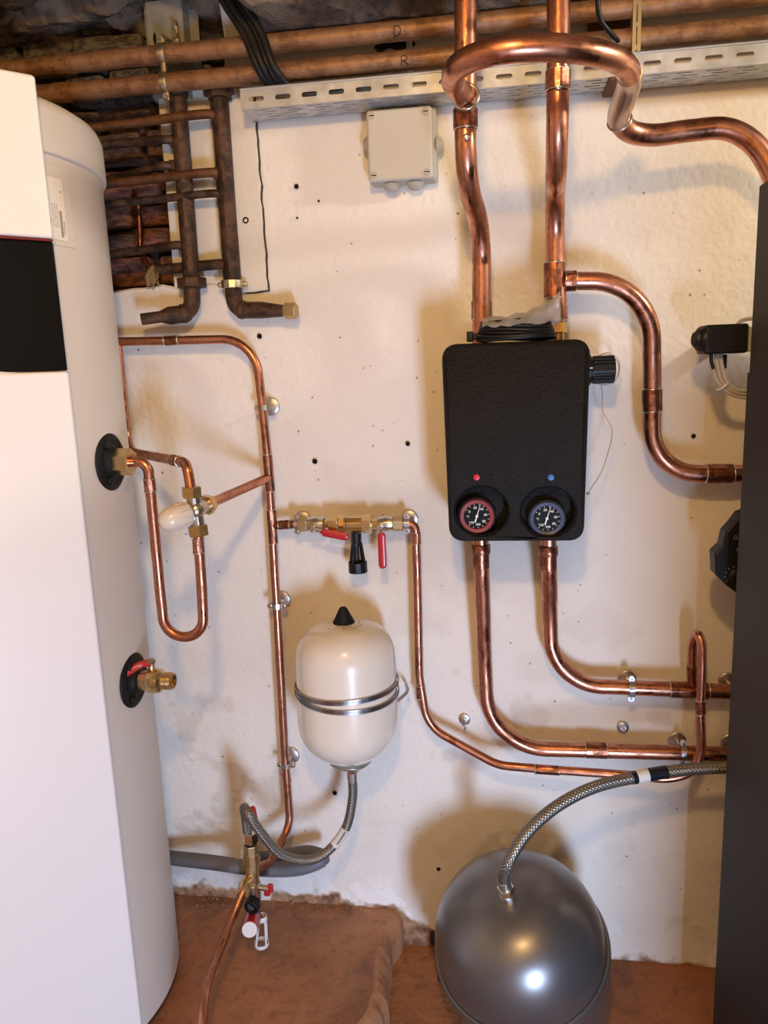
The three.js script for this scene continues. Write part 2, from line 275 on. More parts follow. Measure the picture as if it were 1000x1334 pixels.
// ---------------------------------------------------------------- the cellar
const XL = -1.42, XR = 2.3, ZB = 2.15, YF = -0.095;
{ // back wall: plaster with a broken-out niche
  const s = new THREE.Shape(); s.moveTo(XL, -0.3); s.lineTo(XR, -0.3); s.lineTo(XR, 2.06); s.lineTo(XL, 2.06); s.closePath();
  const h = new THREE.Path(), pts = [];
  const x0 = XL + 0.02, yb = 1.425, xr = -0.505, yt = 2.04;
  for (let x = x0; x < xr; x += 0.022) pts.push([x, yb + 0.026 * fbm3(x * 14, 3.1, 0.2) + 0.012 * fbm3(x * 60, 1.1, 4)]);
  for (let y = yb + 0.01; y < yt; y += 0.03) pts.push([xr + 0.02 * fbm3(y * 20, 5.2, 1), y]);
  pts.push([xr, yt]); pts.push([x0, yt]);
  pts.forEach(([x, y], i) => i ? h.lineTo(x, y) : h.moveTo(x, y)); h.closePath(); s.holes.push(h);
  const g = new THREE.ExtrudeGeometry(s, { depth: 0.135, bevelEnabled: true, bevelSize: 0.004, bevelThickness: 0.004, bevelSegments: 1 });
  g.translate(0, 0, -0.139);
  const wall = structure('wall_back', g, M.wall, 'cream painted rough plaster wall with pits and stains behind all the pipework');
  // masonry behind the niche
  part(wall, 'mortar_bed', box(XL, -0.44, 1.36, 2.06, -0.19, -0.125), M.mortar);
  let y = 1.385, row = 0;
  const mats = [M.brickRed, M.brickBrown, M.brickGrey, M.brickBrown];
  while (y < 1.99) {
    const hgt = rr(0.05, 0.07); let x = -1.12 + (row % 2) * -0.06;
    while (x < -0.46) {
      const w = rr(0.09, 0.19), d = rr(0.03, 0.085), c = V(x + w / 2, y + hgt / 2 + rr(-0.004, 0.004), -0.125 + d / 2 - 0.012);
      const b = new RoundedBoxGeometry(w - rr(0.008, 0.02), hgt - rr(0.006, 0.014), d, 2, 0.008), p = b.attributes.position, k = rr(0, 50);
      for (let i = 0; i < p.count; i++) { const n = 0.16 * fbm3(p.getX(i) * 22 + k, p.getY(i) * 30, p.getZ(i) * 22, 2); p.setXYZ(i, p.getX(i) * (1 + n * 0.5), p.getY(i) * (1 + n), p.getZ(i) + n * 0.1); }
      b.rotateZ(rr(-0.05, 0.05)); b.translate(c.x, c.y, c.z); const bv = toCreasedNormals(b, 0.7);
      if (x + w < -0.47) part(wall, 'brick', bv, (y > 1.78 ? M.brickGrey : mats[Math.floor(rr(0, 4))]));
      x += w;
    }
    y += hgt; row++;
  }
  // painted board set flush in the plaster beside the niche, with a dark crack round it
  const bl = [P(297, 118), P(330, 118), P(349, 378), P(318, 381)], bs = new THREE.Shape();
  const ragged = []; const edge = (a, b, n, amp) => { for (let i = 0; i < n; i++) { const q = lerp(a, b, i / n); ragged.push([q.x + amp * fbm3(q.x * 40, q.y * 40, 2), q.y + amp * fbm3(q.y * 44, q.x * 40, 8)]); } };
  edge(bl[0], bl[1], 3, 0.002); edge(bl[1], bl[2], 26, 0.006); edge(bl[2], bl[3], 5, 0.004); edge(bl[3], bl[0], 3, 0.002);
  ragged.forEach(([x, y2], i) => i ? bs.lineTo(x, y2) : bs.moveTo(x, y2)); bs.closePath();
  const cg = new THREE.ExtrudeGeometry(bs, { depth: 0.004, bevelEnabled: false }); cg.scale(1, 1, 1); cg.translate(0.004, -0.003, 0.0005);
  part(wall, 'crack', cg, M.caulk, 'dark crack along the edge of the painted board');
  const bg = new THREE.ExtrudeGeometry(bs, { depth: 0.007, bevelEnabled: true, bevelSize: 0.001, bevelThickness: 0.001, bevelSegments: 1 }); bg.translate(0, 0, 0.002);
  part(wall, 'board', bg, M.whitePaint, 'white painted board patching the wall beside the niche');
  // drill holes and stray plugs
  for (const [px, py, r] of [[386, 243, 3], [338, 438, 3.4], [410, 601, 3.6], [531, 578, 3], [903, 568, 2.8], [436, 1033, 3.4], [387, 284, 1.4], [415, 262, 1.4], [620, 268, 1.5], [320, 287, 4], [571, 1132, 3]]) {
    const p = P(px, py, 0.0045 + (px === 320 ? 0.006 : 0)); part(wall, 'drill_hole', lathe([[r * 0.00085, 0], [r * 0.0016, 0.0006], [r * 0.0014, 0.0008], [r * 0.0011, -0.001], [0, -0.003]], p, V(0, 0, 1), 14), M.hole);
  }
}
{ // side and front walls
  structure('wall_left', box(XL - 0.15, XL, -0.3, 2.4, -0.2, ZB + 0.2), M.room, 'whitewashed side wall behind the tall tank');
  structure('wall_right', box(XR, XR + 0.15, -0.3, 2.4, -0.2, ZB + 0.2), M.room, 'whitewashed side wall beyond the dark cabinet');
  const s = new THREE.Shape(); s.moveTo(XL, -0.3); s.lineTo(XR, -0.3); s.lineTo(XR, 2.4); s.lineTo(XL, 2.4); s.closePath();
  const h = new THREE.Path(); h.moveTo(0.12, -0.1); h.lineTo(0.12, 1.75); h.lineTo(0.9, 1.75); h.lineTo(0.9, -0.1); h.closePath(); s.holes.push(h);
  const g = new THREE.ExtrudeGeometry(s, { depth: 0.15, bevelEnabled: false }); g.translate(0, 0, ZB);
  structure('wall_front', g, M.room, 'whitewashed wall facing the pipework, with a door');
  const door = structure('door_1', [box(0.12, 0.9, DAY.y1, 1.75, ZB - 0.05, ZB + 0.03), box(0.12, DAY.x0, -0.09, DAY.y1, ZB - 0.05, ZB + 0.03), box(DAY.x1, 0.9, -0.09, DAY.y1, ZB - 0.05, ZB + 0.03), box(DAY.x0, DAY.x1, -0.09, DAY.y0, ZB - 0.05, ZB + 0.03)], M.doorWood, 'wooden cellar door with a frosted daylight pane');
  part(door, 'pane', box(DAY.x0, DAY.x1, DAY.y0, DAY.y1, DAY.z + 0.01, DAY.z + 0.04), M.dayGlass, 'frosted pane bright with daylight');
}
{ // floor: lower earth floor with a rough screed slab on the left
  const f = new THREE.PlaneGeometry(XR - XL + 0.3, ZB + 0.35, 60, 60), p = f.attributes.position; f.rotateX(-Math.PI / 2); f.translate((XL + XR) / 2, 0, ZB / 2);
  for (let i = 0; i < p.count; i++) { p.setY(i, YF + 0.006 * fbm3(p.getX(i) * 5, 0, p.getZ(i) * 5)); f.attributes.uv.setXY(i, p.getX(i), p.getZ(i)); }
  f.computeVertexNormals();
  const fl = structure('floor', [f, box(XL - 0.1, XR + 0.1, YF - 0.12, YF - 0.03, -0.15, ZB + 0.15)], M.floorLow, 'stained reddish brown cellar floor of earth and screed');
  const s = new THREE.Shape(); s.moveTo(XL, 0); s.lineTo(XL, -ZB);
  const e = []; for (let z = -0.02; z < ZB; z += 0.02) e.push([-0.255 - 0.03 * z + 0.05 * fbm3(z * 9, 0.4, 2) + 0.012 * fbm3(z * 50, 3, 1), -z]);
  for (let i = e.length - 1; i >= 0; i--) s.lineTo(e[i][0], e[i][1]); s.closePath();
  const g = new THREE.ExtrudeGeometry(s, { depth: 0.1, bevelEnabled: true, bevelSize: 0.03, bevelThickness: 0.045, bevelSegments: 5 });
  g.rotateX(-Math.PI / 2); g.translate(0, -0.145, 0);
  part(fl, 'slab', g, M.floor, 'rough brown screed slab with a broken edge');
  // crumbs of plaster along the foot of the wall
  const cr = []; for (let i = 0; i < 60; i++) { const x = rr(-0.78, -0.24), r = rr(0.001, 0.003) , q = new THREE.IcosahedronGeometry(r, 0); q.scale(rr(0.7, 1.4), rr(0.5, 0.9), rr(0.7, 1.3)); q.translate(x, 0.001 + r * 0.3, 0.006 + Math.pow(rnd(), 4) * 0.05); cr.push(q); }
  const c = part(fl, 'plaster_crumbs', cr, M.crumb, 'plaster crumbs'); c.userData.kind = 'stuff';
}
{ // ceiling: rough, flaking
  const nx = 220, nz = 130, x0 = XL - 0.1, x1 = XR + 0.1, z0 = -0.2, z1 = ZB + 0.2, pos = [], uv = [], idx = [];
  for (let j = 0; j <= nz; j++) for (let i = 0; i <= nx; i++) {
    const x = mix(x0, x1, i / nx), z = z0 + (z1 - z0) * Math.pow(j / nz, 1.7);
    const up = sst(-0.41, -0.50, x); let y = 1.885 + 0.075 * up + 0.28 * sst(0.1, 1.1, z) + 0.03 * fbm3(x * 3, z * 4, 1, 3);
    const n = fbm3(x * 7, z * 9, 7, 4); y -= 0.05 * Math.abs(n) + 0.022 * sst(0.02, 0.05, fbm3(x * 6 + 4, z * 11, 3, 4)) * (1 - sst(0.25, 0.5, z));
    y = Math.max(y, 1.862 + 0.06 * up); pos.push(x, y, z); uv.push(x, z);
  }
  for (let j = 0; j < nz; j++) for (let i = 0; i < nx; i++) { const a = j * (nx + 1) + i, b = a + nx + 1; idx.push(a, a + 1, b, b, a + 1, b + 1); }
  const g = new THREE.BufferGeometry(); g.setAttribute('position', new THREE.Float32BufferAttribute(pos, 3)); g.setAttribute('uv', new THREE.Float32BufferAttribute(uv, 2)); g.setIndex(idx); g.computeVertexNormals();
  const ce = structure('ceiling', [g, box(x0, x1, 2.36, 2.42, z0, z1)], M.rock, 'rough dark flaking cellar ceiling');
  const fk = []; for (let i = 0; i < 46; i++) { const big = i < 14, x = big ? rr(-0.42, -0.3) : rr(-0.05, 0.35), q = new THREE.IcosahedronGeometry(rr(0.004, 0.009), 0); q.scale(rr(1, 2.2), rr(0.4, 0.8), rr(0.4, 0.9)); q.rotateZ(rr(-0.5, 0.5)); q.translate(x, 1.872 + rr(-0.004, 0.01), rr(0.006, 0.03)); fk.push(q); }
  const c = part(ce, 'paint_flakes', fk, M.flake, 'white paint flakes left along the wall'); c.userData.kind = 'stuff';
}
{ // lamps
  for (const [p, mat, label, ytop] of [[LAMP_MAIN, M.lampGlass, 'warm ceiling bulb lamp over the middle of the cellar', 2.2], [LAMP_SIDE, M.lampGlassSide, 'warm ceiling bulb lamp beyond the dark cabinet', 2.05]]) {
    const t = thing('ceiling_lamp', label, 'lamp', V(p.x, p.y, p.z));
    part(t, 'bulb', ball(p, 0.035), mat); part(t, 'socket', cyl(V(p.x, p.y + 0.04, p.z), V(p.x, p.y + 0.10, p.z), 0.022), M.blackPlastic); part(t, 'rod', cyl(V(p.x, p.y + 0.09, p.z), V(p.x, ytop, p.z), 0.006), M.zinc);
  }
}

// ---------------------------------------------------------------- tall tank on the left
const TC = V(-0.947, 0, 0.32), TR = 0.292;
{
  const t = thing('storage_tank', 'tall cream cylindrical storage tank with white front panel and black display', 'tank', TC);
  part(t, 'body', lathe([[0, 0.02], [TR - 0.01, 0.02], [TR, 0.03], [TR, 1.6], [TR - 0.02, 1.61], [0, 1.61]], V(TC.x, 0, TC.z), Y, 96), M.tank);
  part(t, 'foot_ring', lathe([[TR - 0.03, 0], [TR - 0.02, 0], [TR - 0.02, 0.022], [TR - 0.03, 0.022]], V(TC.x, 0, TC.z), Y, 48), M.gap);
  const lid = part(t, 'lid', lathe([[0, 1.675], [TR - 0.03, 1.675], [TR - 0.012, 1.672], [TR, 1.664], [TR + 0.006, 1.65], [TR + 0.007, 1.592], [TR + 0.004, 1.588], [TR - 0.002, 1.588]].reverse(), V(TC.x, 0, TC.z), Y, 96), M.tank);
  // front panel: a flat housing standing proud of the shell
  const E = V(-0.6575, 0, 0.425), d = V(-0.70, 0, 0.714).normalize(), n = V(0.714, 0, 0.70).normalize(), at = (s, o, y) => V(E.x + d.x * s + n.x * o, y, E.z + d.z * s + n.z * o);
  const W = 0.56, DP = 0.075, slab = (s0, s1, y0, y1, o0, o1, r = 0.006) => { const g = new RoundedBoxGeometry(s1 - s0, y1 - y0, o1 - o0, 3, r); g.rotateY(Math.atan2(n.x, n.z)); const c = at((s0 + s1) / 2, (o0 + o1) / 2, (y0 + y1) / 2); g.translate(c.x, c.y, c.z); return g; };
  const yTop = 1.685, yD1 = P(30, 309, 0.46).y, yD0 = P(40, 485, 0.46).y;
  const pn = part(t, 'front_panel', [slab(0, W, 0.05, yD0, -0.012, 0.012), slab(0, W, yD1, yTop, -0.012, 0.012)], M.panel, 'white front panel');
  part(t, 'panel_housing', slab(0.032, W - 0.004, 0.04, yTop - 0.004, -DP, -0.0125, 0.004), M.tank);
  const dsp = part(t, 'display', slab(0.001, W - 0.001, yD0 + 0.0008, yD1 - 0.0045, -0.012, 0.0105, 0.003), M.glassBlack, 'glossy black glass display band');
  part(dsp, 'red_strip', slab(0.001, W - 0.001, yD1 - 0.0042, yD1 - 0.0004, -0.01, 0.0108, 0.0015), M.redStrip, 'thin red line along the top of the display');
  // document pouch with type plate on the shell
  const bend = (a0, a1, y0, y1, off, tex) => { const nn = 16, pos = [], uv = [], idx = []; for (let i = 0; i <= nn; i++) for (let j = 0; j <= 6; j++) { const a = mix(a0, a1, i / nn), y = mix(y0, y1, j / 6); const r = TR + off; pos.push(TC.x + r * Math.sin(a), y, TC.z + r * Math.cos(a)); uv.push(1 - i / nn, j / 6); } for (let i = 0; i < nn; i++) for (let j = 0; j < 6; j++) { const a = i * 7 + j, b = a + 7; idx.push(a, b, a + 1, a + 1, b, b + 1); } const g = new THREE.BufferGeometry(); g.setAttribute('position', new THREE.Float32BufferAttribute(pos, 3)); g.setAttribute('uv', new THREE.Float32BufferAttribute(uv, 2)); g.setIndex(idx); g.computeVertexNormals(); const f = g.clone(); return g; };
  const azOf = (px, py) => { let best = 0, bd = 1e9; for (let a = 0.9; a < 2.2; a += 0.004) { const w = V(TC.x + TR * Math.sin(a), 1.5, TC.z + TR * Math.cos(a)).project(camera); const X = (w.x + 1) * 500; if (Math.abs(X - px) < bd) { bd = Math.abs(X - px); best = a; } } return best; };
  const a0 = azOf(46), a1 = azOf(93), b0 = azOf(56), b1 = azOf(84);
  const pouch = part(t, 'document_pouch', bend(a0, a1, 1.455, 1.575, 0.0012), M.pouch, 'clear plastic pouch stuck to the shell');
  const plate = canvasTex(256, 512, (c, w, h) => {
    c.fillStyle = '#e9e0cf'; c.fillRect(0, 0, w, h); c.save(); c.translate(w, 0); c.scale(-1, 1);
    c.fillStyle = '#3a322c'; for (let i = 0; i < 34; i++) { const y = 270 + i * 6.4; c.fillRect(178, y, 34, i % 3 ? 3 : 4.5); }
    for (let k = 0; k < 3; k++) for (let i = 0; i < 22; i++) c.fillRect(96 + k * 26, 215 + i * 9, 10 + ((i * 7 + k * 5) % 9), 3);
    for (let i = 0; i < 30; i++) c.fillRect(34, 40 + i * 8, 5 + (i * 5 % 4), 3);
    c.fillRect(226, 350, 8, 110); c.fillRect(220, 100, 12, 16);
    c.save(); c.translate(40, 330); c.rotate(Math.PI / 2); c.font = 'bold 46px sans-serif'; c.fillText('CE', 0, 0); c.restore(); c.restore();
  });
  part(pouch, 'type_plate', bend(b0, b1, 1.463, 1.555, 0.0022), std({ map: plate, roughness: 0.5 }), 'printed type plate with CE mark inside the pouch');
  // rubber rosettes where the connections leave the shell
  for (const y of [P(143, 602, 0.32).y, P(176, 886, 0.32).y]) {
    const p = V(TC.x + TR - 0.003, y, TC.z), r = part(t, 'rosette', lathe([[0.050, 0], [0.050, 0.003], [0.046, 0.006], [0.040, 0.0065], [0.034, 0.0045], [0.026, 0.006], [0.024, 0.013], [0.021, 0.016], [0, 0.016]], p, V(1, 0, 0), 40), M.rubber, 'black rubber rosette');
    for (let k = 0; k < 3; k++) { const a = k * 2.094 + 0.5; part(r, 'boss', lathe([[0.008, 0], [0.008, 0.004], [0.006, 0.005], [0, 0.005]], V(p.x + 0.006, p.y + 0.036 * Math.cos(a), p.z + 0.036 * Math.sin(a)), V(1, 0, 0), 14), M.rubber); }
  }
}
// dark cabinet on the right
{
  const x0 = 0.409, z0 = 0.25, z1 = 0.95, y1 = 1.503;
  const t = thing('heating_cabinet', 'dark grey metal heating cabinet hiding the pipe ends beside the wall', 'cabinet', V(0.75, YF, 0.6));
  part(t, 'body', rbox(V(x0 + 0.33, (y1 + YF + 0.03) / 2, (z0 + z1) / 2), 0.66, y1 - YF - 0.03, z1 - z0, 0.005), M.cabinet);
  part(t, 'plinth', box(x0 + 0.02, x0 + 0.64, YF, YF + 0.04, z0 + 0.02, z1 - 0.02), M.gap);
  part(t, 'back_flange', box(x0 + 0.001, x0 + 0.006, YF + 0.05, 1.22, z0 - 0.008, z0 + 0.004), M.cabinet);
}

// ---------------------------------------------------------------- old pipework in the niche
const zD = 0.06;
for (const [nm, label, a, b, letter] of [['supply', 'upper old brown copper pipe along the ceiling marked D', [0, 97], [590, 28], 'D'], ['return', 'lower old brown copper pipe over the cable tray marked R', [0, 132], [1000, 30], 'R']]) {
  const p0 = P(a[0], a[1], zD), p1 = P(b[0], b[1], zD), y = (p0.y + p1.y) / 2, r = 0.0168;
  const t = thing('ceiling_pipe', label, 'pipe', V(-0.4, y, zD));
  part(t, 'pipe', sweep([V(-1.38, y, zD), V(-0.6, y, zD), V(0.2, y, zD), V(1.4, y, zD)], r, 24, 4), M.copperOld);
  const cx = P(letter === 'D' ? 87 : 82, letter === 'D' ? 90 : 122, zD).x;
  part(t, 'coupling', sleeve(V(cx - 0.018, y, zD), V(cx + 0.018, y, zD), r * 1.1), M.copperOld);
  // marker letter on the side that faces the room
  const lx = P(letter === 'D' ? 519 : 527, 50, zD).x, on = (u, v) => V(lx + u, y - 0.002 + r * 1.005 * Math.sin(v / r - 0.25), zD + r * 1.005 * Math.cos(v / r - 0.25));
  const strokes = letter === 'D' ? [[[-0.006, -0.008], [-0.005, 0.008], [0.001, 0.008], [0.006, 0.003], [0.005, -0.003], [0, -0.008], [-0.007, -0.008]]] : [[[-0.006, -0.009], [-0.005, 0.008], [0.002, 0.008], [0.005, 0.004], [0.002, 0], [-0.005, 0]], [[-0.002, 0], [0.007, -0.007]]];
  part(t, 'marker_letter', strokes.map(s => { const d = []; s.forEach((q, i) => { if (i) for (let k = 1; k <= 6; k++) d.push(on(mix(s[i - 1][0], q[0], k / 6), mix(s[i - 1][1], q[1], k / 6))); else d.push(on(...q)); }); return sweep(d, 0.0009, 6); }), M.ink, 'black handwritten letter ' + letter);
}
{ // galvanised rail that carries both ceiling pipes, and the white strip below it
  const t = thing('mounting_rail', 'light grey steel mounting rail holding the two ceiling pipes', 'rail', P(224, 60, 0));
  const xa = P(193, 60, 0.01).x, xb = P(254, 60, 0.01).x, y0 = P(222, 128, 0.01).y, y1 = 1.955, s = new THREE.Shape(), slot = (cx, cy, w, h) => { const q = new THREE.Path(); q.absellipse(cx, cy, w, h, 0, Math.PI * 2); s.holes.push(q); };
  s.moveTo(xa, y0); s.lineTo(xb - 0.02, y0); s.lineTo(xb - 0.02, y1); s.lineTo(xa, y1); s.closePath();
  slot(P(203, 50, 0.01).x, P(203, 52, 0.01).y, 0.0035, 0.011); slot(P(205, 100, 0.01).x, P(205, 100, 0.01).y, 0.004, 0.008); slot((xa + xb) / 2, y0 + 0.02, 0.0035, 0.009);
  const g = new THREE.ExtrudeGeometry(s, { depth: 0.004, bevelEnabled: false }); g.translate(0, 0, 0.012);
  part(t, 'web', g, M.rail); part(t, 'flange', [box(xb - 0.022, xb - 0.018, y0, y1, -0.02, 0.016)], M.rail); part(t, 'flange', box(xa, xa + 0.004, y0, y1, -0.02, 0.016), M.rail);
  part(t, 'outer_flange', box(xb - 0.018, xb, y0 + 0.03, y1, -0.022, -0.018), M.rail);
}
{
  const t = thing('backing_strip', 'white painted vertical strip behind the two dark manifold pipes', 'strip', P(250, 380, 0));
  const q = (px, py, z) => P(px, py, z), s = new THREE.Shape(), z = -0.006, c = [q(206, 120, z), q(272, 115, z), q(291, 380, z), q(229, 387, z)];
  c.forEach((p, i) => i ? s.lineTo(p.x, p.y) : s.moveTo(p.x, p.y)); s.closePath();
  const g = new THREE.ExtrudeGeometry(s, { depth: 0.008, bevelEnabled: true, bevelSize: 0.001, bevelThickness: 0.001, bevelSegments: 1 }); g.translate(0, 0, z - 0.008); part(t, 'strip', g, M.whitePaint);
  const b = P(288, 95, -0.03); part(t, 'bracket', box(b.x - 0.05, b.x + 0.03, b.y - 0.08, b.y - 0.06, -0.06, -0.014), M.rust);
}
const zM = 0.028;
function clampBand(parent, p, dir, r, side, mat) {                // two-piece pipe clamp with ears and screws
  const d = dir.clone().normalize(), w = 0.011, m = part(parent, 'clamp_ring', toCreasedNormals(lathe([[r, -w / 2], [r + 0.0022, -w / 2], [r + 0.0022, w / 2], [r, w / 2], [r, -w / 2]], p, d, 28), 0.6), mat);
  for (const s of [-1, 1]) {
    const c = p.clone().addScaledVector(side, s * (r + 0.006)), n = d.clone().cross(side).normalize();
    part(m, 'ear', [cyl(c.clone().addScaledVector(n, -0.0035), c.clone().addScaledVector(n, 0.0035), 0.0065, 0.0065, 16)], mat);
    part(m, 'screw', cyl(c.clone().addScaledVector(n, -0.006), c.clone().addScaledVector(n, 0.0065), 0.0034, 0.0030, 12), M.chrome);
  }
  return m;
}
{ // the manifold: two dark risers with their branches
  const A0 = P(231, 118, zM), A1 = P(250, 372, zM), B0 = P(286, 122, zM), B1 = P(303, 372, zM), rA = 0.0165, rB = 0.0165;
  const tA = thing('manifold_pipe', 'dark iron manifold riser with its outlet elbow turned towards the tank', 'pipe', A1);
  part(tA, 'riser', sweep([A0, lerp(A0, A1, 0.3), lerp(A0, A1, 0.6), A1], rA, 20, 6, 0.05), M.iron);
  part(tA, 'cap', lathe([[0, 0], [0.02, 0], [0.021, 0.006], [0.02, 0.016], [0, 0.017]], A0.clone().add(V(0, -0.012, 0)), Y, 20), M.iron);
  part(tA, 'union_nut', prism(A1.clone().add(V(0, -0.004, 0)), A1.clone().add(V(0, 0.014, 0)), 0.031, 8), M.iron);
  const eA = fillet([A1.clone().add(V(0, 0.002, 0)), P(250, 408, zM + 0.005), P(215, 412, zM + 0.035), P(184, 416, zM + 0.05)], [0.03, 0.2]);
  part(tA, 'outlet_elbow', sweep(eA, s => s < 0.06 ? 0.0165 : s < 0.07 ? 0.019 : s < 0.098 ? 0.0175 : 0.0115, 20, 6, 0.04), M.iron);
  const tB = thing('manifold_pipe', 'brown copper manifold riser with its capped outlet elbow beside the white board', 'pipe', B1);
  part(tB, 'riser', sweep([B0, lerp(B0, B1, 0.3), lerp(B0, B1, 0.6), B1], rB, 20, 6, 0.03), M.iron);
  const jt = part(tB, 'top_clamp', [prism(B0.clone().add(V(0, -0.010, 0)), B0.clone().add(V(0, 0.012, 0)), 0.024, 10), rbox(B0.clone().add(V(0.0, 0.001, 0.004)), 0.06, 0.012, 0.012, 0.003)], M.iron);
  part(tB, 'bottom_clamp', [prism(B1.clone().add(V(0, -0.006, 0)), B1.clone().add(V(0, 0.010, 0)), 0.0225, 12), rbox(B1.clone().add(V(0, 0.002, 0)), 0.062, 0.010, 0.010, 0.003)], M.zincYellow);
  const eB = fillet([B1.clone().add(V(0, 0.002, 0)), P(306, 404, zM + 0.004), P(340, 404, zM + 0.012), P(374, 405, zM + 0.018)], [0.026, 0.2]);
  part(tB, 'outlet_elbow', sweep(eB, s => s < 0.055 ? 0.0165 : s < 0.062 ? 0.0185 : s < 0.10 ? 0.0165 : 0.0105, 20, 6, 0.03), M.iron);
  part(tB, 'end_cap', prism(P(371, 405, zM + 0.017), P(386, 405, zM + 0.02), 0.0155, 6), M.brassDull);
  const br = [ // branch: owner, from, to, radius, depth at the far end, material
    [tB, [60, 174], [281, 150], 0.0088, zM + 0.004, 0.05, M.copperAged], [tA, [118, 191], [226, 183], 0.0085, zM, 0.02, M.iron], [tB, [110, 243], [284, 226], 0.0090, zM + 0.004, 0.045, M.copperAged],
    [tB, [110, 270], [288, 253], 0.0078, zM + 0.004, 0.04, M.iron], [tA, [110, 242], [224, 217], 0.0085, zM - 0.004, 0.0, M.iron], [tA, [130, 334], [240, 320], 0.0085, zM - 0.004, -0.005, M.iron], [tB, [205, 352], [300, 345], 0.0105, zM - 0.006, zM - 0.02, M.iron]];
  for (const [o, f, to, r, z1, z0, m] of br) { const a = P(f[0], f[1], z0), b = P(to[0], to[1], z1); const mid = lerp(a, b, 0.55).add(V(0, 0.002, 0)); part(o, 'branch', sweep(spline([a, mid, b.clone().add(V(-0.01, 0.001, 0.006)), b], 30), r, 14, 6), m); part(o, 'braze_collar', ball(b, r * 1.5, 1, 1, 0.7), m); }
  const t = thing('small_copper_pipe', 'short thin copper pipe in the niche with frayed hemp at its end', 'pipe', P(184, 330, -0.02));
  part(t, 'pipe', sweep(spline([P(180, 262, -0.02), P(182, 300, -0.015), P(184, 328, -0.01), P(196, 352, 0.0)], 20), 0.0058, 12), M.copperDark);
  const hm = []; for (let i = 0; i < 40; i++) { const a = P(rr(192, 200), rr(345, 358), 0.004), b = P(rr(190, 208), rr(360, 378), rr(0.0, 0.02)), c = lerp(a, b, 0.5).add(V(rr(-0.01, 0.01), rr(-0.006, 0.006), rr(0, 0.008))); hm.push(sweep(spline([a, c, b], 6), 0.0006, 4)); }
  part(t, 'hemp', hm, M.hemp, 'frayed hemp strands').userData.kind = 'stuff';
  const tl = thing('hanger_clamp', 'yellow zinc double clamp hanging both ceiling pipes on the rail', 'clamp', P(216, 70, zD));
  const yD = (P(0, 97, zD).y + P(590, 28, zD).y) / 2, yR = (P(0, 132, zD).y + P(1000, 30, zD).y) / 2, cx = P(213, 72, zD).x;
  for (const y of [yD, yR]) { const m = part(tl, 'clamp_ring', lathe([[0.0172, -0.006], [0.0195, -0.006], [0.0195, 0.006], [0.0172, 0.006], [0.0172, -0.006]], V(cx, y, zD), V(1, 0, 0), 28), M.zincYellow); part(m, 'ear', rbox(V(cx, y + (y === yD ? 0.026 : -0.024), zD), 0.012, 0.016, 0.012, 0.003), M.zincYellow); part(m, 'screw', cyl(V(cx, y + (y === yD ? 0.028 : -0.026), zD - 0.008), V(cx, y + (y === yD ? 0.028 : -0.026), zD + 0.011), 0.005, 0.005, 12), M.zincYellow); }
  part(tl, 'link', cyl(V(cx, yR + 0.017, zD + 0.002), V(cx, yD - 0.017, zD + 0.002), 0.0065), M.zincYellow);
  part(tl, 'strap', [rbox(V(cx + 0.014, yD + 0.045, 0.026), 0.012, 0.05, 0.006, 0.003), cyl(V(cx + 0.014, yD + 0.062, 0.018), V(cx + 0.014, yD + 0.062, 0.034), 0.006, 0.005, 14), cyl(V(cx + 0.014, yD + 0.042, 0.018), V(cx + 0.014, yD + 0.042, 0.036), 0.0075, 0.006, 6), cyl(V(cx + 0.008, yD + 0.03, 0.026), V(cx, yD + 0.03, zD), 0.005, 0.005, 10)], M.zincYellow);
}
{ // hanger on the right: yellow zinc strap with rusty plate
  const t = thing('hanger_strap', 'yellow zinc strap hanger for the ceiling pipes over the copper loop', 'hanger', P(829, 50, 0.05));
  const x = P(829, 40, zD + 0.02).x, y0 = P(829, 68, zD + 0.02).y; part(t, 'strap', [box(x - 0.007, x - 0.001, y0, 1.9, zD + 0.018, zD + 0.021), box(x + 0.001, x + 0.007, y0, 1.9, zD + 0.018, zD + 0.021)], M.zincYellow);
  for (let k = 0; k < 3; k++) part(t, 'rung', box(x - 0.007, x + 0.007, y0 + 0.004 + k * 0.035, y0 + 0.012 + k * 0.035, zD + 0.0185, zD + 0.0205), M.zincYellow);
  const c = P(793, 38, 0.01); part(t, 'wall_plate', rbox(V(c.x, c.y, 0.006), 0.075, 0.05, 0.006, 0.002), M.rust, 'rusty wall plate');
}
{
  const t = thing('wall_conduit', 'thin white conduit coming out of broken plaster behind the marked pipes', 'conduit', P(533, 70, 0.012)), x = P(533, 60, 0.012).x, y0 = P(533, 96, 0.012).y;
  part(t, 'tube', cyl(V(x, y0 - 0.03, 0.012), V(x, 1.86, 0.012), 0.0055, 0.0055, 14), M.whitePaint);
  for (let k = 0; k < 6; k++) { const q = new THREE.IcosahedronGeometry(rr(0.012, 0.02), 1); q.scale(1.6, rr(0.35, 0.6), 0.25); q.rotateZ(rr(-0.3, 0.5)); q.translate(x + rr(-0.045, 0.03), P(533, 52, 0).y + rr(-0.012, 0.012), 0.004); part(t, 'broken_plaster', q, M.mortar); }
}
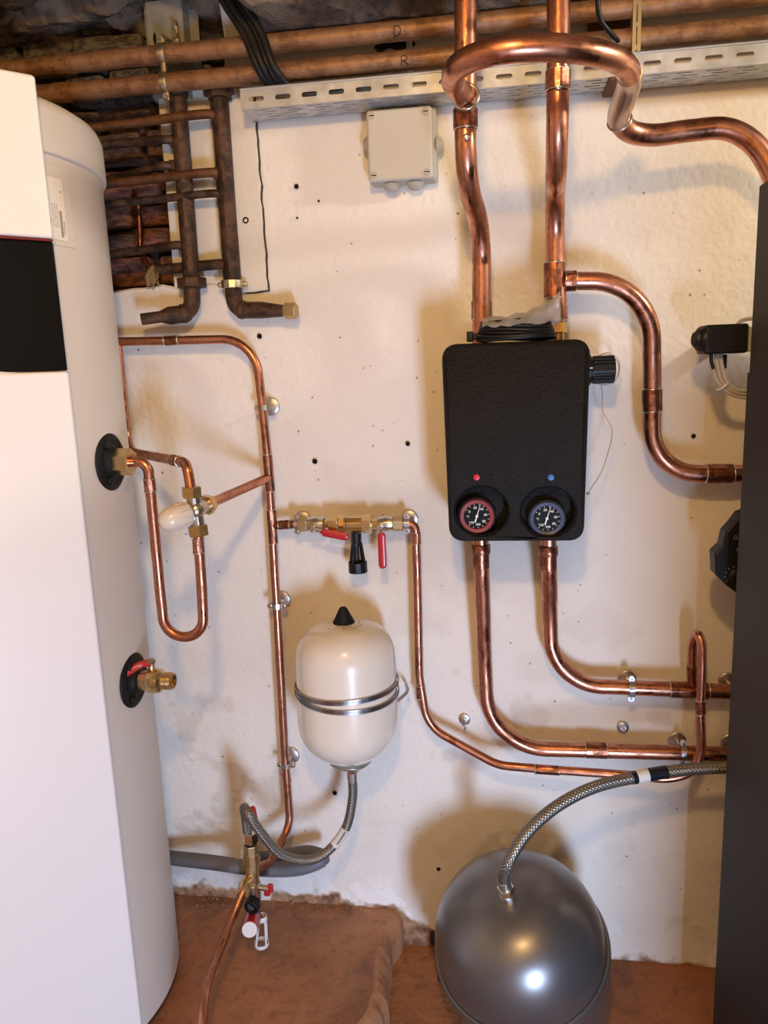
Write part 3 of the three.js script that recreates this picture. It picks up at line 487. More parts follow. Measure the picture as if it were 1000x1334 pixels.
// ---------------------------------------------------------------- cable tray
{
  const z0 = 0.012, z1 = 0.085, yb = 1.727, h = 0.034, xa = -0.452, xb = 1.3, tk = 0.0014;
  const t = thing('cable_tray', 'galvanised perforated steel cable tray running along the wall', 'cable tray', V(-0.4, yb, 0.05));
  const slotPath = (cx, cy, w, hh) => { const q = new THREE.Path(), r = hh / 2; q.moveTo(cx - w / 2 + r, cy - r); q.lineTo(cx + w / 2 - r, cy - r); q.absarc(cx + w / 2 - r, cy, r, -Math.PI / 2, Math.PI / 2, false); q.lineTo(cx - w / 2 + r, cy + r); q.absarc(cx - w / 2 + r, cy, r, Math.PI / 2, Math.PI * 1.5, false); return q; };
  const side = (name, z) => { const s = new THREE.Shape(); s.moveTo(xa, yb); s.lineTo(xb, yb); s.lineTo(xb, yb + h); s.lineTo(xa, yb + h); s.closePath(); for (let x = xa + 0.03; x < xb - 0.03; x += 0.05) s.holes.push(slotPath(x, yb + 0.016, 0.029, 0.0085)); const g = new THREE.ExtrudeGeometry(s, { depth: tk, bevelEnabled: false, curveSegments: 5 }); g.translate(0, 0, z); part(t, name, g, M.tray); };
  side('front_flange', z1); side('rear_flange', z0);
  part(t, 'rolled_edge', cyl(V(xa, yb + h, z1), V(xb, yb + h, z1), 0.0028, 0.0028, 12), M.tray);
  const s = new THREE.Shape(); s.moveTo(xa, z0); s.lineTo(xb, z0); s.lineTo(xb, z1); s.lineTo(xa, z1); s.closePath();
  for (let x = xa + 0.035, k = 0; x < xb - 0.03; x += 0.05, k++) for (let j = 0; j < 5; j++) s.holes.push(slotPath(x + (j % 2) * 0.012, z0 + 0.010 + j * 0.0135, 0.028, 0.0042));
  const g = new THREE.ExtrudeGeometry(s, { depth: tk, bevelEnabled: false, curveSegments: 4 }); g.rotateX(Math.PI / 2); g.translate(0, yb + tk, 0); part(t, 'perforated_bottom', g, M.tray);
  const b = P(792, 116, 0.03); part(t, 'wall_bracket', [rbox(V(b.x + 0.01, yb - 0.004, 0.048), 0.034, 0.006, 0.09, 0.002)], M.rust, 'dark bracket under the tray'); part(t, 'bolt', prism(V(b.x + 0.02, yb - 0.016, 0.07), V(b.x + 0.02, yb - 0.006, 0.07), 0.007), M.zinc);
}
// black cables falling into the tray
for (let k = 0; k < 4; k++) {
  const t = thing('power_cable', 'black power cable dropping from the ceiling into the tray', 'cable', P(330 + k * 6, 60, 0.1), 'black cables above the cable tray end'), dx = k * 7, dz = (k % 2) * 0.008;
  part(t, 'sheath', sweep(spline([P(262 + dx * 1.1, -60, 0.11 + dz), P(290 + dx * 1.2, 0, 0.105 + dz), P(318 + dx * 1.1, 45, 0.10 + dz), P(336 + dx, 88, 0.095 + dz), P(352 + dx * 1.2, 112, 0.07 + dz * 0.5), P(385 + dx * 2, 113, 0.05 + dz * 0.5), P(480 + dx, 104, 0.045 + dz)], 50), 0.0072, 12), M.blackCable);
}
{
  const t = thing('thin_cable', 'single black cable hanging behind the copper loop', 'cable', P(783, 20, 0.12));
  part(t, 'sheath', sweep(spline([P(780, -40, 0.13), P(778, 0, 0.12), P(782, 25, 0.11), P(797, 45, 0.09), P(812, 60, 0.06), P(830, 78, 0.05)], 30), 0.0042, 10), M.blackCable);
}
{ // junction box
  const c = P(522, 192, 0.03), t = thing('junction_box', 'beige plastic junction box under the cable tray', 'junction box', V(c.x, c.y, 0));
  const w = 0.122, h = 0.125, zb = 0.002; part(t, 'base', rbox(V(c.x + 0.004, c.y, 0.022), w + 0.006, h + 0.004, 0.036, 0.008), M.gland);
  const lid = part(t, 'lid', rbox(V(c.x, c.y, 0.046), w, h, 0.014, 0.006), M.boxGrey, 'smooth beige lid');
  for (const sx of [-1, 1]) for (const sy of [-1, 1]) { const q = V(c.x + sx * 0.05, c.y + sy * 0.052, 0.052); const m = part(lid, 'screw', cyl(q, q.clone().add(V(0, 0, 0.003)), 0.0065, 0.006, 16), M.gland); part(m.parent, 'screw_slot', rbox(q.clone().add(V(0, 0, 0.0032)), 0.009, 0.0016, 0.0008, 0.0003, 1), M.hole); }
  const gl = (p, d) => part(t, 'cable_gland', lathe([[0.018, 0], [0.018, 0.003], [0.015, 0.004], [0.014, 0.008], [0.011, 0.009], [0.010, 0.012], [0.006, 0.013], [0, 0.013]], p, d, 24), M.gland);
  gl(V(c.x - 0.02, c.y - h / 2 - 0.001, 0.024), V(0, -1, 0)); gl(V(c.x + 0.025, c.y - h / 2 - 0.001, 0.024), V(0, -1, 0)); gl(V(c.x + w / 2 + 0.006, c.y, 0.024), V(1, 0, 0)); gl(V(c.x - w / 2 + 0.002, c.y + 0.01, 0.024), V(-1, 0, 0));
}
// ---------------------------------------------------------------- main copper risers
const zU = 0.27, zL = 0.095, RU = 0.0172;
{
  const t = thing('copper_riser', 'thick copper riser entering the black pump unit, with the loop brazed on', 'pipe', P(627, 415, zL));
  const pts = fillet([P(606, -70, zU), P(606, 30, zU), P(606, 232, zU - 0.01), P(627, 300, zL + 0.01), P(627, 462, zL)], [0.2, 0.09, 0.09]);
  part(t, 'pipe', sweep(pts, RU, 24), M.copper);
  fitting(t, P(606, 168, zU - 0.004), P(606, 142, zU - 0.003), RU * 1.02, M.copperDark); fitting(t, P(627, 416, zL), P(627, 392, zL), RU, M.copperDark);
  part(t, 'solder_blob', ball(P(607, 178, zU + RU), 0.005, 1, 1, 0.4), M.solder);
  // the loop: a level bow that leaves the riser towards the room, crosses in front of the second riser and drops to the wall
  const yl = P(607, 128, zU).y, q = (px, py) => { const d = P(px, py, 0).sub(CAM); return CAM.clone().addScaledVector(d, (yl - CAM.y) / d.y); };
  const L = [V(P(607, 128, zU).x, yl, zU), q(590, 106), q(600, 84), q(640, 68), q(700, 62), q(760, 66), q(806, 80), q(820, 104)];
  const end = [P(812, 132, 0.25), P(806, 155, 0.21), P(820, 171, 0.185), P(850, 176, 0.17), P(900, 170, 0.165), P(945, 168, 0.165), P(980, 186, 0.165), P(1008, 232, 0.165), P(1016, 300, 0.165)];
  const lp = part(t, 'loop', sweep(spline([...L, ...end], 150), RU, 24), M.copper, 'bowed copper loop');
  part(lp, 'saddle', ringAt(V(L[0].x, yl - 0.002, zU + RU * 0.75), V(0, 0.15, 1), RU * 1.08, 0.003), M.solder);
  const lpts = spline([...L, ...end], 150), pj = q => q.clone().project(camera), ti = []; lpts.forEach((q, i) => { const y = (1 - pj(q).y) * 667, x = (pj(q).x + 1) * 500; if (x > 790 && y > 96 && y < 158 && x < 832) ti.push(i); });
  const tin = part(lp, 'tinned_sleeve', sweep(lpts.slice(ti[0], ti[ti.length - 1] + 1), RU * 1.05, 24), M.tinned, 'silvery tinned stretch of the loop'); part(tin, 'solder_ring', ringAt(lpts[ti[ti.length - 1]], lpts[ti[ti.length - 1]].clone().sub(lpts[ti[ti.length - 1] - 1]), RU * 1.06, 0.002), M.solder);
}
{
  const t = thing('copper_riser', 'thick copper riser with a tee above the black pump unit', 'pipe', P(727, 415, zL));
  part(t, 'pipe', sweep(fillet([P(727, -70, zU), P(727, 60, zU), P(725, 215, zU - 0.01), P(722, 258, zL + 0.01), P(723, 340, zL), P(727, 416, zL)], [0.3, 0.09, 0.09, 0.3]), RU, 24), M.copper);
  fitting(t, P(726, 118, zU), P(727, 92, zU), RU * 1.02, M.copper); fitting(t, P(722, 388, zL), P(722, 342, zL), RU * 1.02, M.copperDark, 'tee');
  part(t, 'brass_fitting', [prism(P(727, 434, zL), P(727, 420, zL), 0.016), cyl(P(727, 460, zL), P(727, 405, zL), 0.0105)], M.brass, 'brass union');
  part(t, 'solder_blob', ball(P(727, 112, zU + RU), 0.005, 1, 1, 0.4), M.solder);
  const b = thing('copper_branch', 'thick copper pipe swinging down in an S from the tee towards the cabinet', 'pipe', P(850, 520, zL));
  part(b, 'pipe', sweep(fillet([P(737, 366, zL), P(848, 366, zL), P(849, 500, 0.075), P(849, 613, 0.075), P(910, 617, 0.075), P(1010, 617, 0.075)], [0.115, 0.4, 0.1, 0.2]), RU * 0.95, 24), M.copper);
  fitting(b, P(736, 366, zL), P(750, 366, zL), RU * 0.97, M.copperDark, 'tee_branch'); fitting(b, P(849, 507, 0.075), P(849, 536, 0.075), RU * 0.97, M.copperDark); fitting(b, P(919, 617, 0.075), P(954, 617, 0.075), RU * 0.97, M.copperDark);
}
// lower pipes out of the pump unit
const zP = 0.055, RP = 0.0152;
{
  const t = thing('copper_pipe', 'copper pipe from the pump unit red side bending low along the wall', 'pipe', P(627, 712, zL));
  part(t, 'pipe', sweep(fillet([P(626, 690, zL), P(627, 740, zL), P(631, 860, zP), P(636, 974, zP), P(740, 977, zP), P(1000, 984, zP)], [0.3, 0.3, 0.125, 0.3]), RP, 24), M.copper);
  part(t, 'adapter', lathe([[0.013, 0], [0.0185, 0.004], [0.0185, 0.02], [0.0165, 0.024], [0.0165, 0.05]].map(([r, h]) => [r, -h]), P(626, 707, zL), Y, 24), M.copperDark);
  fitting(t, P(762, 977, zP), P(790, 978, zP), RP, M.copperDark);
}
{
  const t = thing('copper_pipe', 'copper pipe from the pump unit blue side bending along the wall to the cabinet', 'pipe', P(714, 712, zL));
  part(t, 'pipe', sweep(fillet([P(714, 692, zL), P(715, 740, zL), P(716, 800, zP), P(718, 893, zP), P(800, 895, zP), P(1000, 903, zP)], [0.3, 0.3, 0.125, 0.3]), RP, 24), M.copper);
  part(t, 'adapter', lathe([[0.013, 0], [0.0185, 0.004], [0.0185, 0.02], [0.0165, 0.024], [0.0165, 0.05]].map(([r, h]) => [r, -h]), P(714, 709, zL), Y, 24), M.copperDark);
  fitting(t, P(872, 898, zP), P(922, 900, zP), RP, M.copperDark, 'tee');
}
{ // thin filling pipe along the wall with its air loop
  const t = thing('filling_pipe', 'thin copper filling pipe from the brass valve group to the looped tee', 'pipe', P(540, 684, 0.05)), r = 0.0088;
  part(t, 'pipe', sweep(fillet([P(524, 682, 0.05), P(541, 683, 0.05), P(543, 740, 0.05), P(546, 880, 0.05), P(556, 946, 0.055), P(648, 997, 0.075), P(720, 1003, 0.085), P(835, 1011, 0.10)], [0.014, 0.3, 0.1, 0.08, 0.1, 0.3]), r, 18), M.copper);
  fitting(t, P(548, 893, 0.05), P(548, 909, 0.05), r, M.copperDark); fitting(t, P(697, 1002, 0.083), P(728, 1004, 0.086), r, M.copperDark); fitting(t, P(542, 694, 0.05), P(542, 708, 0.05), r, M.copper);
  const lp = part(t, 'air_loop', sweep(spline([P(828, 1010, 0.10), P(870, 1014, 0.105), P(900, 1004, 0.105), P(912, 978, 0.105), P(912, 930, 0.105), P(914, 860, 0.105), P(913, 836, 0.10), P(908, 826, 0.09), P(902, 838, 0.07), P(901, 865, 0.06), P(902, 895, 0.056)], 90), r, 18), M.copper, 'upright copper air loop');
  fitting(lp, P(912, 912, 0.105), P(912, 930, 0.105), r, M.copperDark); part(lp, 'stub', cyl(P(902, 893, 0.057), P(901, 868, 0.06), 0.0102), M.copperDark);
}
// heating pipes on the left
const zS = 0.045, RS = 0.009;
{
  const t = thing('thin_copper_pipe', 'thin copper pipe arching from behind the tank and down the wall', 'pipe', P(355, 685, zS));
  part(t, 'pipe', sweep(fillet([P(120, 446, zS), P(157, 445, zS), P(332, 441, zS), P(349, 600, zS), P(354, 682, zS), P(371, 985, zS), P(378, 1075, 0.055), P(352, 1124, 0.13), P(338, 1130, 0.15)], [0.3, 0.075, 0.5, 0.5, 0.4, 0.05, 0.02]), RS, 18), M.copper);
  fitting(t, P(215, 444, zS), P(232, 443, zS), RS, M.copperDark); fitting(t, P(348, 592, zS), P(352, 640, zS), RS, M.copperDark, 'tee'); fitting(t, P(353, 664, zS), P(356, 708, zS), RS, M.copperDark, 'tee'); fitting(t, P(372, 1004, zS), P(374, 1018, zS), RS, M.copper);
  part(t, 'tee_stub', sweep([P(356, 684, zS), P(392, 683, 0.05)], RS, 16), M.copperDark); fitting(t, P(364, 684, zS), P(378, 683, 0.048), RS, M.copperDark);
  const a = P(163, 450, zS), b = thing('tank_feed_pipe', 'thin copper pipe rising behind the tank from the mixing valve top', 'pipe', P(248, 640, 0.315));
  part(b, 'pipe', sweep(fillet([V(P(153, 446, zS).x, a.y + 0.006, zS), P(167, 588, zS), P(243, 603, 0.312), P(249, 640, 0.32)], [0.045, 0.022]), RS, 18), M.copper); fitting(b, lerp(P(167, 588, zS), P(243, 603, 0.312), 0.80), lerp(P(167, 588, zS), P(243, 603, 0.312), 0.90), RS, M.copperDark);
}
const zV = 0.32;
{ // mixing valve with knob and its three unions
  const c = P(255, 664, zV), top = P(250, 634, zV), bot = P(259, 697, zV), t = thing('mixing_valve', 'three way brass mixing valve with pale rounded knob', 'valve', c);
  const out = P(350, 622, zS), dr = out.clone().sub(c).normalize();
  part(t, 'body', [cyl(bot, top, 0.0125), cyl(c, c.clone().addScaledVector(dr, 0.045), 0.012), ball(c, 0.0165)], M.nickel);
  part(t, 'union_nut', prism(P(250, 648, zV), P(249, 634, zV), 0.0172), M.brass); part(t, 'union_nut', prism(P(259, 698, zV), P(257, 684, zV), 0.0178), M.brass);
  part(t, 'union_nut', prism(c.clone().addScaledVector(dr, 0.030), c.clone().addScaledVector(dr, 0.046), 0.018), M.brass);
  const kd = P(216, 679, zV + 0.045).sub(c).normalize(), k0 = c.clone().addScaledVector(kd, 0.012);
  const kn = part(t, 'knob', lathe([[0, 0.058], [0.008, 0.057], [0.016, 0.051], [0.0205, 0.041], [0.0225, 0.028], [0.0225, 0.016], [0.0205, 0.006], [0.017, 0.0], [0, 0]].reverse(), k0, kd, 36), M.knob, 'pale cream rounded knob');
  const rb = []; const e1 = kd.clone().cross(Y).normalize(), e2 = kd.clone().cross(e1); for (let k = 0; k < 14; k++) { const a = k / 14 * 6.283, o = e1.clone().multiplyScalar(Math.cos(a)).addScaledVector(e2, Math.sin(a)); rb.push(sweep([k0.clone().addScaledVector(kd, 0.006).addScaledVector(o, 0.0202), k0.clone().addScaledVector(kd, 0.016).addScaledVector(o, 0.0226), k0.clone().addScaledVector(kd, 0.026).addScaledVector(o, 0.0224)], 0.0011, 6)); }
  part(kn, 'grip_ribs', rb, M.knob);
  const p = thing('valve_tee_pipe', 'short copper pipe slanting from the mixing valve to the wall pipe', 'pipe', out);
  part(p, 'pipe', sweep([c.clone().addScaledVector(dr, 0.038), lerp(c, out, 0.5), out], RS, 18), M.copper);
  const u = thing('siphon_pipe', 'U shaped copper siphon pipe between tank connection and mixing valve', 'pipe', P(235, 828, zV));
  const n0 = V(TC.x + TR + 0.012, P(143, 602, 0.32).y, zV), xl = P(196, 640, zV).x;
  part(u, 'pipe', sweep(fillet([V(n0.x + 0.015, n0.y, zV), V(xl, n0.y, zV), V(xl, P(205, 770, zV).y, zV), V(xl + 0.002, P(215, 829, zV).y, zV + 0.002), V(P(262, 780, zV).x, P(255, 829, zV).y, zV + 0.002), V(P(263, 770, zV).x, P(263, 770, zV).y, zV), V(P(258, 695, zV).x, P(258, 695, zV).y, zV)], [0.02, 0.2, 0.041, 0.041, 0.2]), RS * 1.02, 20), M.copper);
  fitting(u, V(xl, P(195, 640, zV).y, zV), V(xl, P(195, 624, zV).y, zV), RS * 1.04, M.copper); fitting(u, P(259, 720, zV), P(258, 703, zV), RS * 1.04, M.copper);
  part(u, 'union_nut', prism(V(n0.x - 0.002, n0.y, zV), V(n0.x + 0.026, n0.y, zV), 0.0235), M.brass, 'brass union nut');
}
{ // drain valve on the lower tank connection
  const y = P(176, 886, 0.32).y, x0 = TC.x + TR + 0.012, z = 0.32, t = thing('drain_valve', 'brass ball valve with red handle on the lower tank connection', 'valve', V(x0, y, z)), X = V(1, 0, 0);
  part(t, 'body', toCreasedNormals(lathe([[0, 0], [0.015, 0], [0.0165, 0.002], [0.0165, 0.012], [0.019, 0.014], [0.0205, 0.022], [0.019, 0.032], [0.015, 0.035], [0.0135, 0.036], [0.0135, 0.052], [0.0118, 0.053], [0.009, 0.053], [0.009, 0.045], [0, 0.045]].map(([r, h]) => [r * 1.12, h * 1.22]), V(x0, y, z), X, 32), 0.5), M.brass);
  part(t, 'thread', [0, 1, 2, 3, 4].map(k => ringAt(V(x0 + 0.047 + k * 0.0031, y, z), X, 0.0152, 0.001)), M.brass);
  part(t, 'stem', [cyl(V(x0 + 0.024, y + 0.016, z), V(x0 + 0.024, y + 0.036, z), 0.0055), prism(V(x0 + 0.024, y + 0.034, z), V(x0 + 0.024, y + 0.041, z), 0.0085)], M.brassDull);
  const h = [V(x0 + 0.026, y + 0.033, z), V(x0 + 0.008, y + 0.033, z + 0.004), V(x0 - 0.012, y + 0.024, z + 0.02), V(x0 - 0.03, y + 0.012, z + 0.04)], g = sweep(spline(h, 24), s => 0.0074 - 0.002 * Math.abs(s / 0.07 - 0.6), 14); g.scale(1, 1, 1);
  part(t, 'handle', g, M.red, 'red handle');
}
// ---------------------------------------------------------------- pipe clips and anchors
function clip(p, dir, r, label, group, mat = M.zinc) {
  const t = thing('pipe_clip', label, 'pipe clip', V(p.x, p.y, 0), group);
  part(t, 'rosette', lathe([[0, 0.006], [0.008, 0.006], [0.0175, 0.004], [0.0192, 0.0022], [0.0195, 0], [0, 0]].reverse(), V(p.x, p.y, 0.0035), V(0, 0, 1), 28), mat);
  part(t, 'stud', cyl(V(p.x, p.y, 0.004), V(p.x, p.y, p.z - r), 0.004, 0.004, 12), mat);
  clampBand(t, p, dir, r, V(0, 0, 1).cross(dir).normalize(), mat); return t;
}
const vd = V(0, 1, 0), hd = V(1, 0, 0), CG = 'wall clips of the copper pipes';
clip(P(345, 531, zS), vd, RS, 'zinc pipe clip high on the thin pipe above the slanting pipe');
clip(P(361, 789, zS), vd, RS, 'zinc pipe clip on the thin pipe beside the cream vessel top');
clip(P(373, 996, zS), vd, RS, 'zinc pipe clip on the thin pipe beside the cream vessel bottom');
clip(P(387, 683, 0.049), hd, RS, 'zinc pipe clip before the brass valve group by the tee');
clip(P(530, 682, 0.05), hd, RS, 'zinc pipe clip after the brass valve group by the bend');
clip(P(822, 897, zP), hd, RP, 'zinc pipe clip on the upper of the two low copper pipes');
clip(P(889, 980, zP), hd, RP, 'zinc pipe clip on the lower of the two low copper pipes');
clip(P(957, 901, zP), hd, RP, 'zinc pipe clip on the upper low pipe half hidden by cabinet');
clip(P(960, 983, zP), hd, RP, 'zinc pipe clip on the lower low pipe half hidden by cabinet');
for (const [px, py, label, hang] of [[605, 937, 'lone zinc wall anchor with hanging screw between the low pipes', 1], [811, 947, 'lone zinc wall anchor with stud beneath the upper low pipe', 0]]) {
  const p = P(px, py, 0.004), t = thing('wall_anchor', label, 'anchor', V(p.x, p.y, 0));
  part(t, 'washer', lathe([[0.004, 0], [0.0122, 0], [0.0122, 0.0018], [0.006, 0.003], [0.004, 0.003]], p, V(0, 0, 1), 26), M.zinc);
  part(t, 'nut', prism(p.clone().add(V(0, 0, 0.002)), p.clone().add(V(0, 0, 0.008)), 0.0075), M.zinc); part(t, 'stud', cyl(p, p.clone().add(V(0, 0, 0.016)), 0.0038, 0.0036, 12), M.chrome);
  if (hang) part(t, 'hook', sweep(spline([p.clone().add(V(0, 0, 0.008)), p.clone().add(V(0.002, -0.01, 0.012)), p.clone().add(V(0, -0.02, 0.01))], 12), 0.002, 8), M.zinc);
}

// ---------------------------------------------------------------- black pump unit
{
  const zf = 0.20, TL = P(575, 449, zf), TRc = P(771, 440, zf), BR = P(760, 709, zf), BL = P(584, 703, zf), zb = 0.022;
  const yt = (TL.y + TRc.y) / 2, yb = (BL.y + BR.y) / 2, cx = (TL.x + TRc.x + BL.x + BR.x) / 4, wt = (TRc.x - TL.x) / 2, wb = (BR.x - BL.x) / 2;
  const t = thing('pump_unit', 'black foam cased pump unit with two round thermometers', 'pump unit', V(cx, yb, 0));
  const outline = (ins) => { const s = new THREE.Shape(), r = 0.022, a = [[cx - wt + ins, yt - ins], [cx + wt - ins, yt - ins], [cx + wb - ins, yb + ins], [cx - wb + ins, yb + ins]]; for (let i = 0; i < 4; i++) { const p = a[i], q = a[(i + 1) % 4], o = a[(i + 3) % 4], f = (u, v, d) => { const L = Math.hypot(v[0] - u[0], v[1] - u[1]); return [u[0] + (v[0] - u[0]) * d / L, u[1] + (v[1] - u[1]) * d / L]; }; const p0 = f(p, o, r), p1 = f(p, q, r); i ? s.lineTo(...p0) : s.moveTo(...p0); s.quadraticCurveTo(p[0], p[1], p1[0], p1[1]); } s.closePath(); return s; };
  const back = new THREE.ExtrudeGeometry(outline(0.006), { depth: 0.135, bevelEnabled: true, bevelSize: 0.006, bevelThickness: 0.004, bevelSegments: 3, curveSegments: 10 }); back.translate(0, 0, zb + 0.004);
  const s = outline(0.006), G = [[P(627, 668, zf), P(621, 672, 0.178), 'red'], [P(714, 669, zf), P(712, 675, 0.178), 'blue']];
  for (const [c] of G) { const h = new THREE.Path(); h.absellipse(c.x, c.y + 0.002, 0.0525, 0.050, 0, Math.PI * 2); s.holes.push(h); }
  const front = new THREE.ExtrudeGeometry(s, { depth: 0.022, bevelEnabled: true, bevelSize: 0.006, bevelThickness: 0.011, bevelSegments: 5, curveSegments: 24 }); front.translate(0, 0, zf - 0.033);
  for (const g of [back, front]) { const p = g.attributes.position; for (let i = 0; i < p.count; i++) { const dy = p.getY(i) - (yt - 0.02), k = sst(yt - 0.035, yt, p.getY(i)) * sst(0.16, 0.2, p.getZ(i)); p.setZ(i, p.getZ(i) - 0.012 * k); } }
  part(t, 'back_shell', toCreasedNormals(back, 0.6), M.foam); const cover = part(t, 'front_cover', toCreasedNormals(front, 0.6), M.foam, 'black grained foam cover');
  const dial = canvasTex(512, 512, (c, w) => {
    c.fillStyle = '#0b0a0a'; c.fillRect(0, 0, w, w); c.translate(256, 256); c.fillStyle = '#efe9dc'; c.strokeStyle = '#efe9dc'; c.textAlign = 'center'; c.textBaseline = 'middle'; c.lineWidth = 9;
    for (let k = 0; k <= 12; k++) { const a = (-58 + k * 23.2) * Math.PI / 180; c.beginPath(); c.moveTo(212 * Math.sin(a), -212 * Math.cos(a)); c.lineTo(242 * Math.sin(a), -242 * Math.cos(a)); c.stroke(); if (k % 2 === 0) { c.font = 'bold 60px sans-serif'; c.fillText(String(k * 10), 165 * Math.sin(a), -165 * Math.cos(a)); } }
    c.font = 'bold 52px sans-serif'; c.fillText('°C', -172, 8);
  });
  for (const [bc, c, col] of G) {
    const q = V(c.x, c.y, 0.162), Z = V(0, 0, 1);
    const g = part(t, 'thermometer', toCreasedNormals(lathe([[0, 0], [0.0345, 0], [0.0355, 0.003], [0.0355, 0.019], [0.033, 0.021], [0.0315, 0.021], [0.031, 0.017], [0, 0.017]], q, Z, 16), 0.3), M.blackPlastic, col + ' ringed round thermometer');
    part(g, 'ring', toCreasedNormals(lathe([[0.0235, 0.0185], [0.0242, 0.0225], [0.0300, 0.0245], [0.0318, 0.022], [0.0315, 0.017]], q, Z, 48), 0.8), col === 'red' ? M.redMatt : M.gaugeBlue);
    const d = new THREE.CircleGeometry(0.0245, 48); d.translate(c.x, c.y, q.z + 0.0187); part(g, 'dial', d, phys({ map: dial, roughness: 0.5, specularIntensity: 0.3 }), 'black dial in degrees from 0 to 120');
    const a = 0.30, up = V(Math.sin(a), Math.cos(a), 0), rt = V(Math.cos(a), -Math.sin(a), 0), sh = new THREE.Shape(), pt = (u, v) => [c.x + up.x * v + rt.x * u, c.y + up.y * v + rt.y * u];
    [[-0.0014, -0.012], [0.0014, -0.012], [0.0009, 0], [0.0003, 0.0235], [-0.0003, 0.0235], [-0.0009, 0]].forEach((o, i) => i ? sh.lineTo(...pt(...o)) : sh.moveTo(...pt(...o))); sh.closePath(); const ng = new THREE.ExtrudeGeometry(sh, { depth: 0.0006, bevelEnabled: false }); ng.translate(0, 0, q.z + 0.0195);
    part(g, 'needle', [ng, cyl(V(c.x, c.y, q.z + 0.0188), V(c.x, c.y, q.z + 0.021), 0.0026, 0.0026, 14)], M.needle);
    part(t, 'recess_floor', lathe([[0, 0.0], [0.055, 0.0], [0.055, 0.001], [0, 0.001]], V(bc.x, bc.y, 0.162), Z, 40), M.foam);
    const dp = P(col === 'red' ? 620.5 : 717.5, 622, zf); part(t, 'colour_dot', lathe([[0, 0.0012], [0.0052, 0.0012], [0.0056, 0]].reverse(), V(dp.x, dp.y, zf - 0.0003), Z, 24), col === 'red' ? M.dotRed : M.dotBlue, col + ' dot');
  }
  // side valve knob
  const k0 = P(772, 482, 0.10), X = V(1, 0, 0), K = thing('side_knob', 'black ribbed valve knob on the side of the pump unit', 'knob', k0);
  K.position.copy(k0);
  part(K, 'collar', cyl(V(cx + wt - 0.006, k0.y, k0.z), V(cx + wt + 0.012, k0.y, k0.z), 0.0285, 0.0275, 32), M.blackPlastic);
  const kg = []; kg.push(cyl(V(cx + wt + 0.011, k0.y, k0.z), V(cx + wt + 0.054, k0.y, k0.z), 0.0235, 0.0228, 32)); part(K, 'grip', kg, M.blackPlastic);
  for (let i = 0; i < 20; i++) { const a = i / 20 * 6.283, y = k0.y + 0.0236 * Math.cos(a), z = k0.z + 0.0236 * Math.sin(a); part(K, 'rib', rbox(V(cx + wt + 0.034, y, z), 0.038, 0.0034, 0.0034, 0.001, 1), M.blackPlastic); }
  part(K, 'white_mark', rbox(V(cx + wt + 0.004, k0.y + 0.004, k0.z + 0.0282), 0.016, 0.0022, 0.001, 0.0003, 1), M.whitePlastic);
  // coiled capillary wire behind the knob
  const w = thing('capillary_wire', 'thin coiled capillary wire hanging from the side knob', 'wire', P(800, 480, 0.06));
  const loops = []; for (let i = 0; i <= 150; i++) { const a = i / 150 * 6.283 * 3 + 2.2, r = 0.029 + 0.0012 * Math.sin(a * 1.3); loops.push(V(cx + wt + 0.042 + r * Math.cos(a) * 0.9 + i * 0.00002, k0.y + r * Math.sin(a), 0.058 + 0.006 * Math.sin(a * 0.7))); }
  part(w, 'coil', sweep(loops, 0.0007, 6), M.wire); part(w, 'tail', sweep(spline([loops[loops.length - 1], P(784, 512, 0.055), P(785, 535, 0.06), P(797, 560, 0.07), P(791, 592, 0.075), P(783, 615, 0.08), P(767, 640, 0.10)], 50), 0.0007, 6), M.wire); part(w, 'crimp', ball(P(766, 643, 0.10), 0.0032), M.nickel);
  // coil of black cable and its bag lying on top
  const top = yt + 0.0025, cc = thing('cable_coil', 'coil of thin black cable lying on the pump unit', 'cable coil', V(cx, top, 0.13));
  for (let k = 0; k < 7; k++) { const pts = [], ax = P(622, 430, 0.15).x + k * 0.0012, bx = P(722, 430, 0.15).x - k * 0.0015, mx = (ax + bx) / 2, rx = (bx - ax) / 2; for (let i = 0; i <= 64; i++) { const a = i / 64 * 6.283; pts.push(V(mx + rx * Math.cos(a), top + 0.0036 + k * 0.0050 + 0.0018 * Math.sin(a * 2 + k), 0.156 + (0.038 - 0.002 * k) * Math.sin(a) + 0.002 * Math.sin(k * 2.1))); } part(cc, 'turn', sweep(pts, 0.0032, 8), M.blackCable); }
  const pg = P(612, 431, 0.15); part(cc, 'plug', [rbox(V(pg.x, top + 0.010, 0.15), 0.012, 0.018, 0.022, 0.002), rbox(V(pg.x + 0.01, top + 0.010, 0.15), 0.012, 0.011, 0.012, 0.002)], M.blackPlastic, 'black plug');
  const bag = thing('plastic_bag', 'crumpled clear plastic bag tucked into the cable coil', 'bag', V(cx, top + 0.03, 0.13)), bp = [], bi = [], bu = [], nu = 34, nv = 22;
  const b0 = P(628, 417, 0.16), b1 = P(728, 400, 0.14);
  for (let j = 0; j <= nv; j++) for (let i = 0; i <= nu; i++) { const u = i / nu, v = j / nv, x = mix(b0.x, b1.x, u), lift = 0.035 * Math.pow(u, 3.2) * Math.exp(-Math.pow((v - 0.55) / 0.3, 2)), e = 0.75 + 0.25 * Math.sin(Math.PI * u); bp.push(x + 0.004 * fbm3(u * 6, v * 6, 2), top + 0.041 + 0.004 * u + lift + 0.014 * fbm3(u * 5 + 3, v * 4, 5, 3) - 0.018 * Math.pow(Math.abs(v - 0.5) * 2, 2.5), 0.156 + (v - 0.5) * 0.075 * e + 0.006 * fbm3(u * 7, v * 5, 9)); bu.push(u, v); }
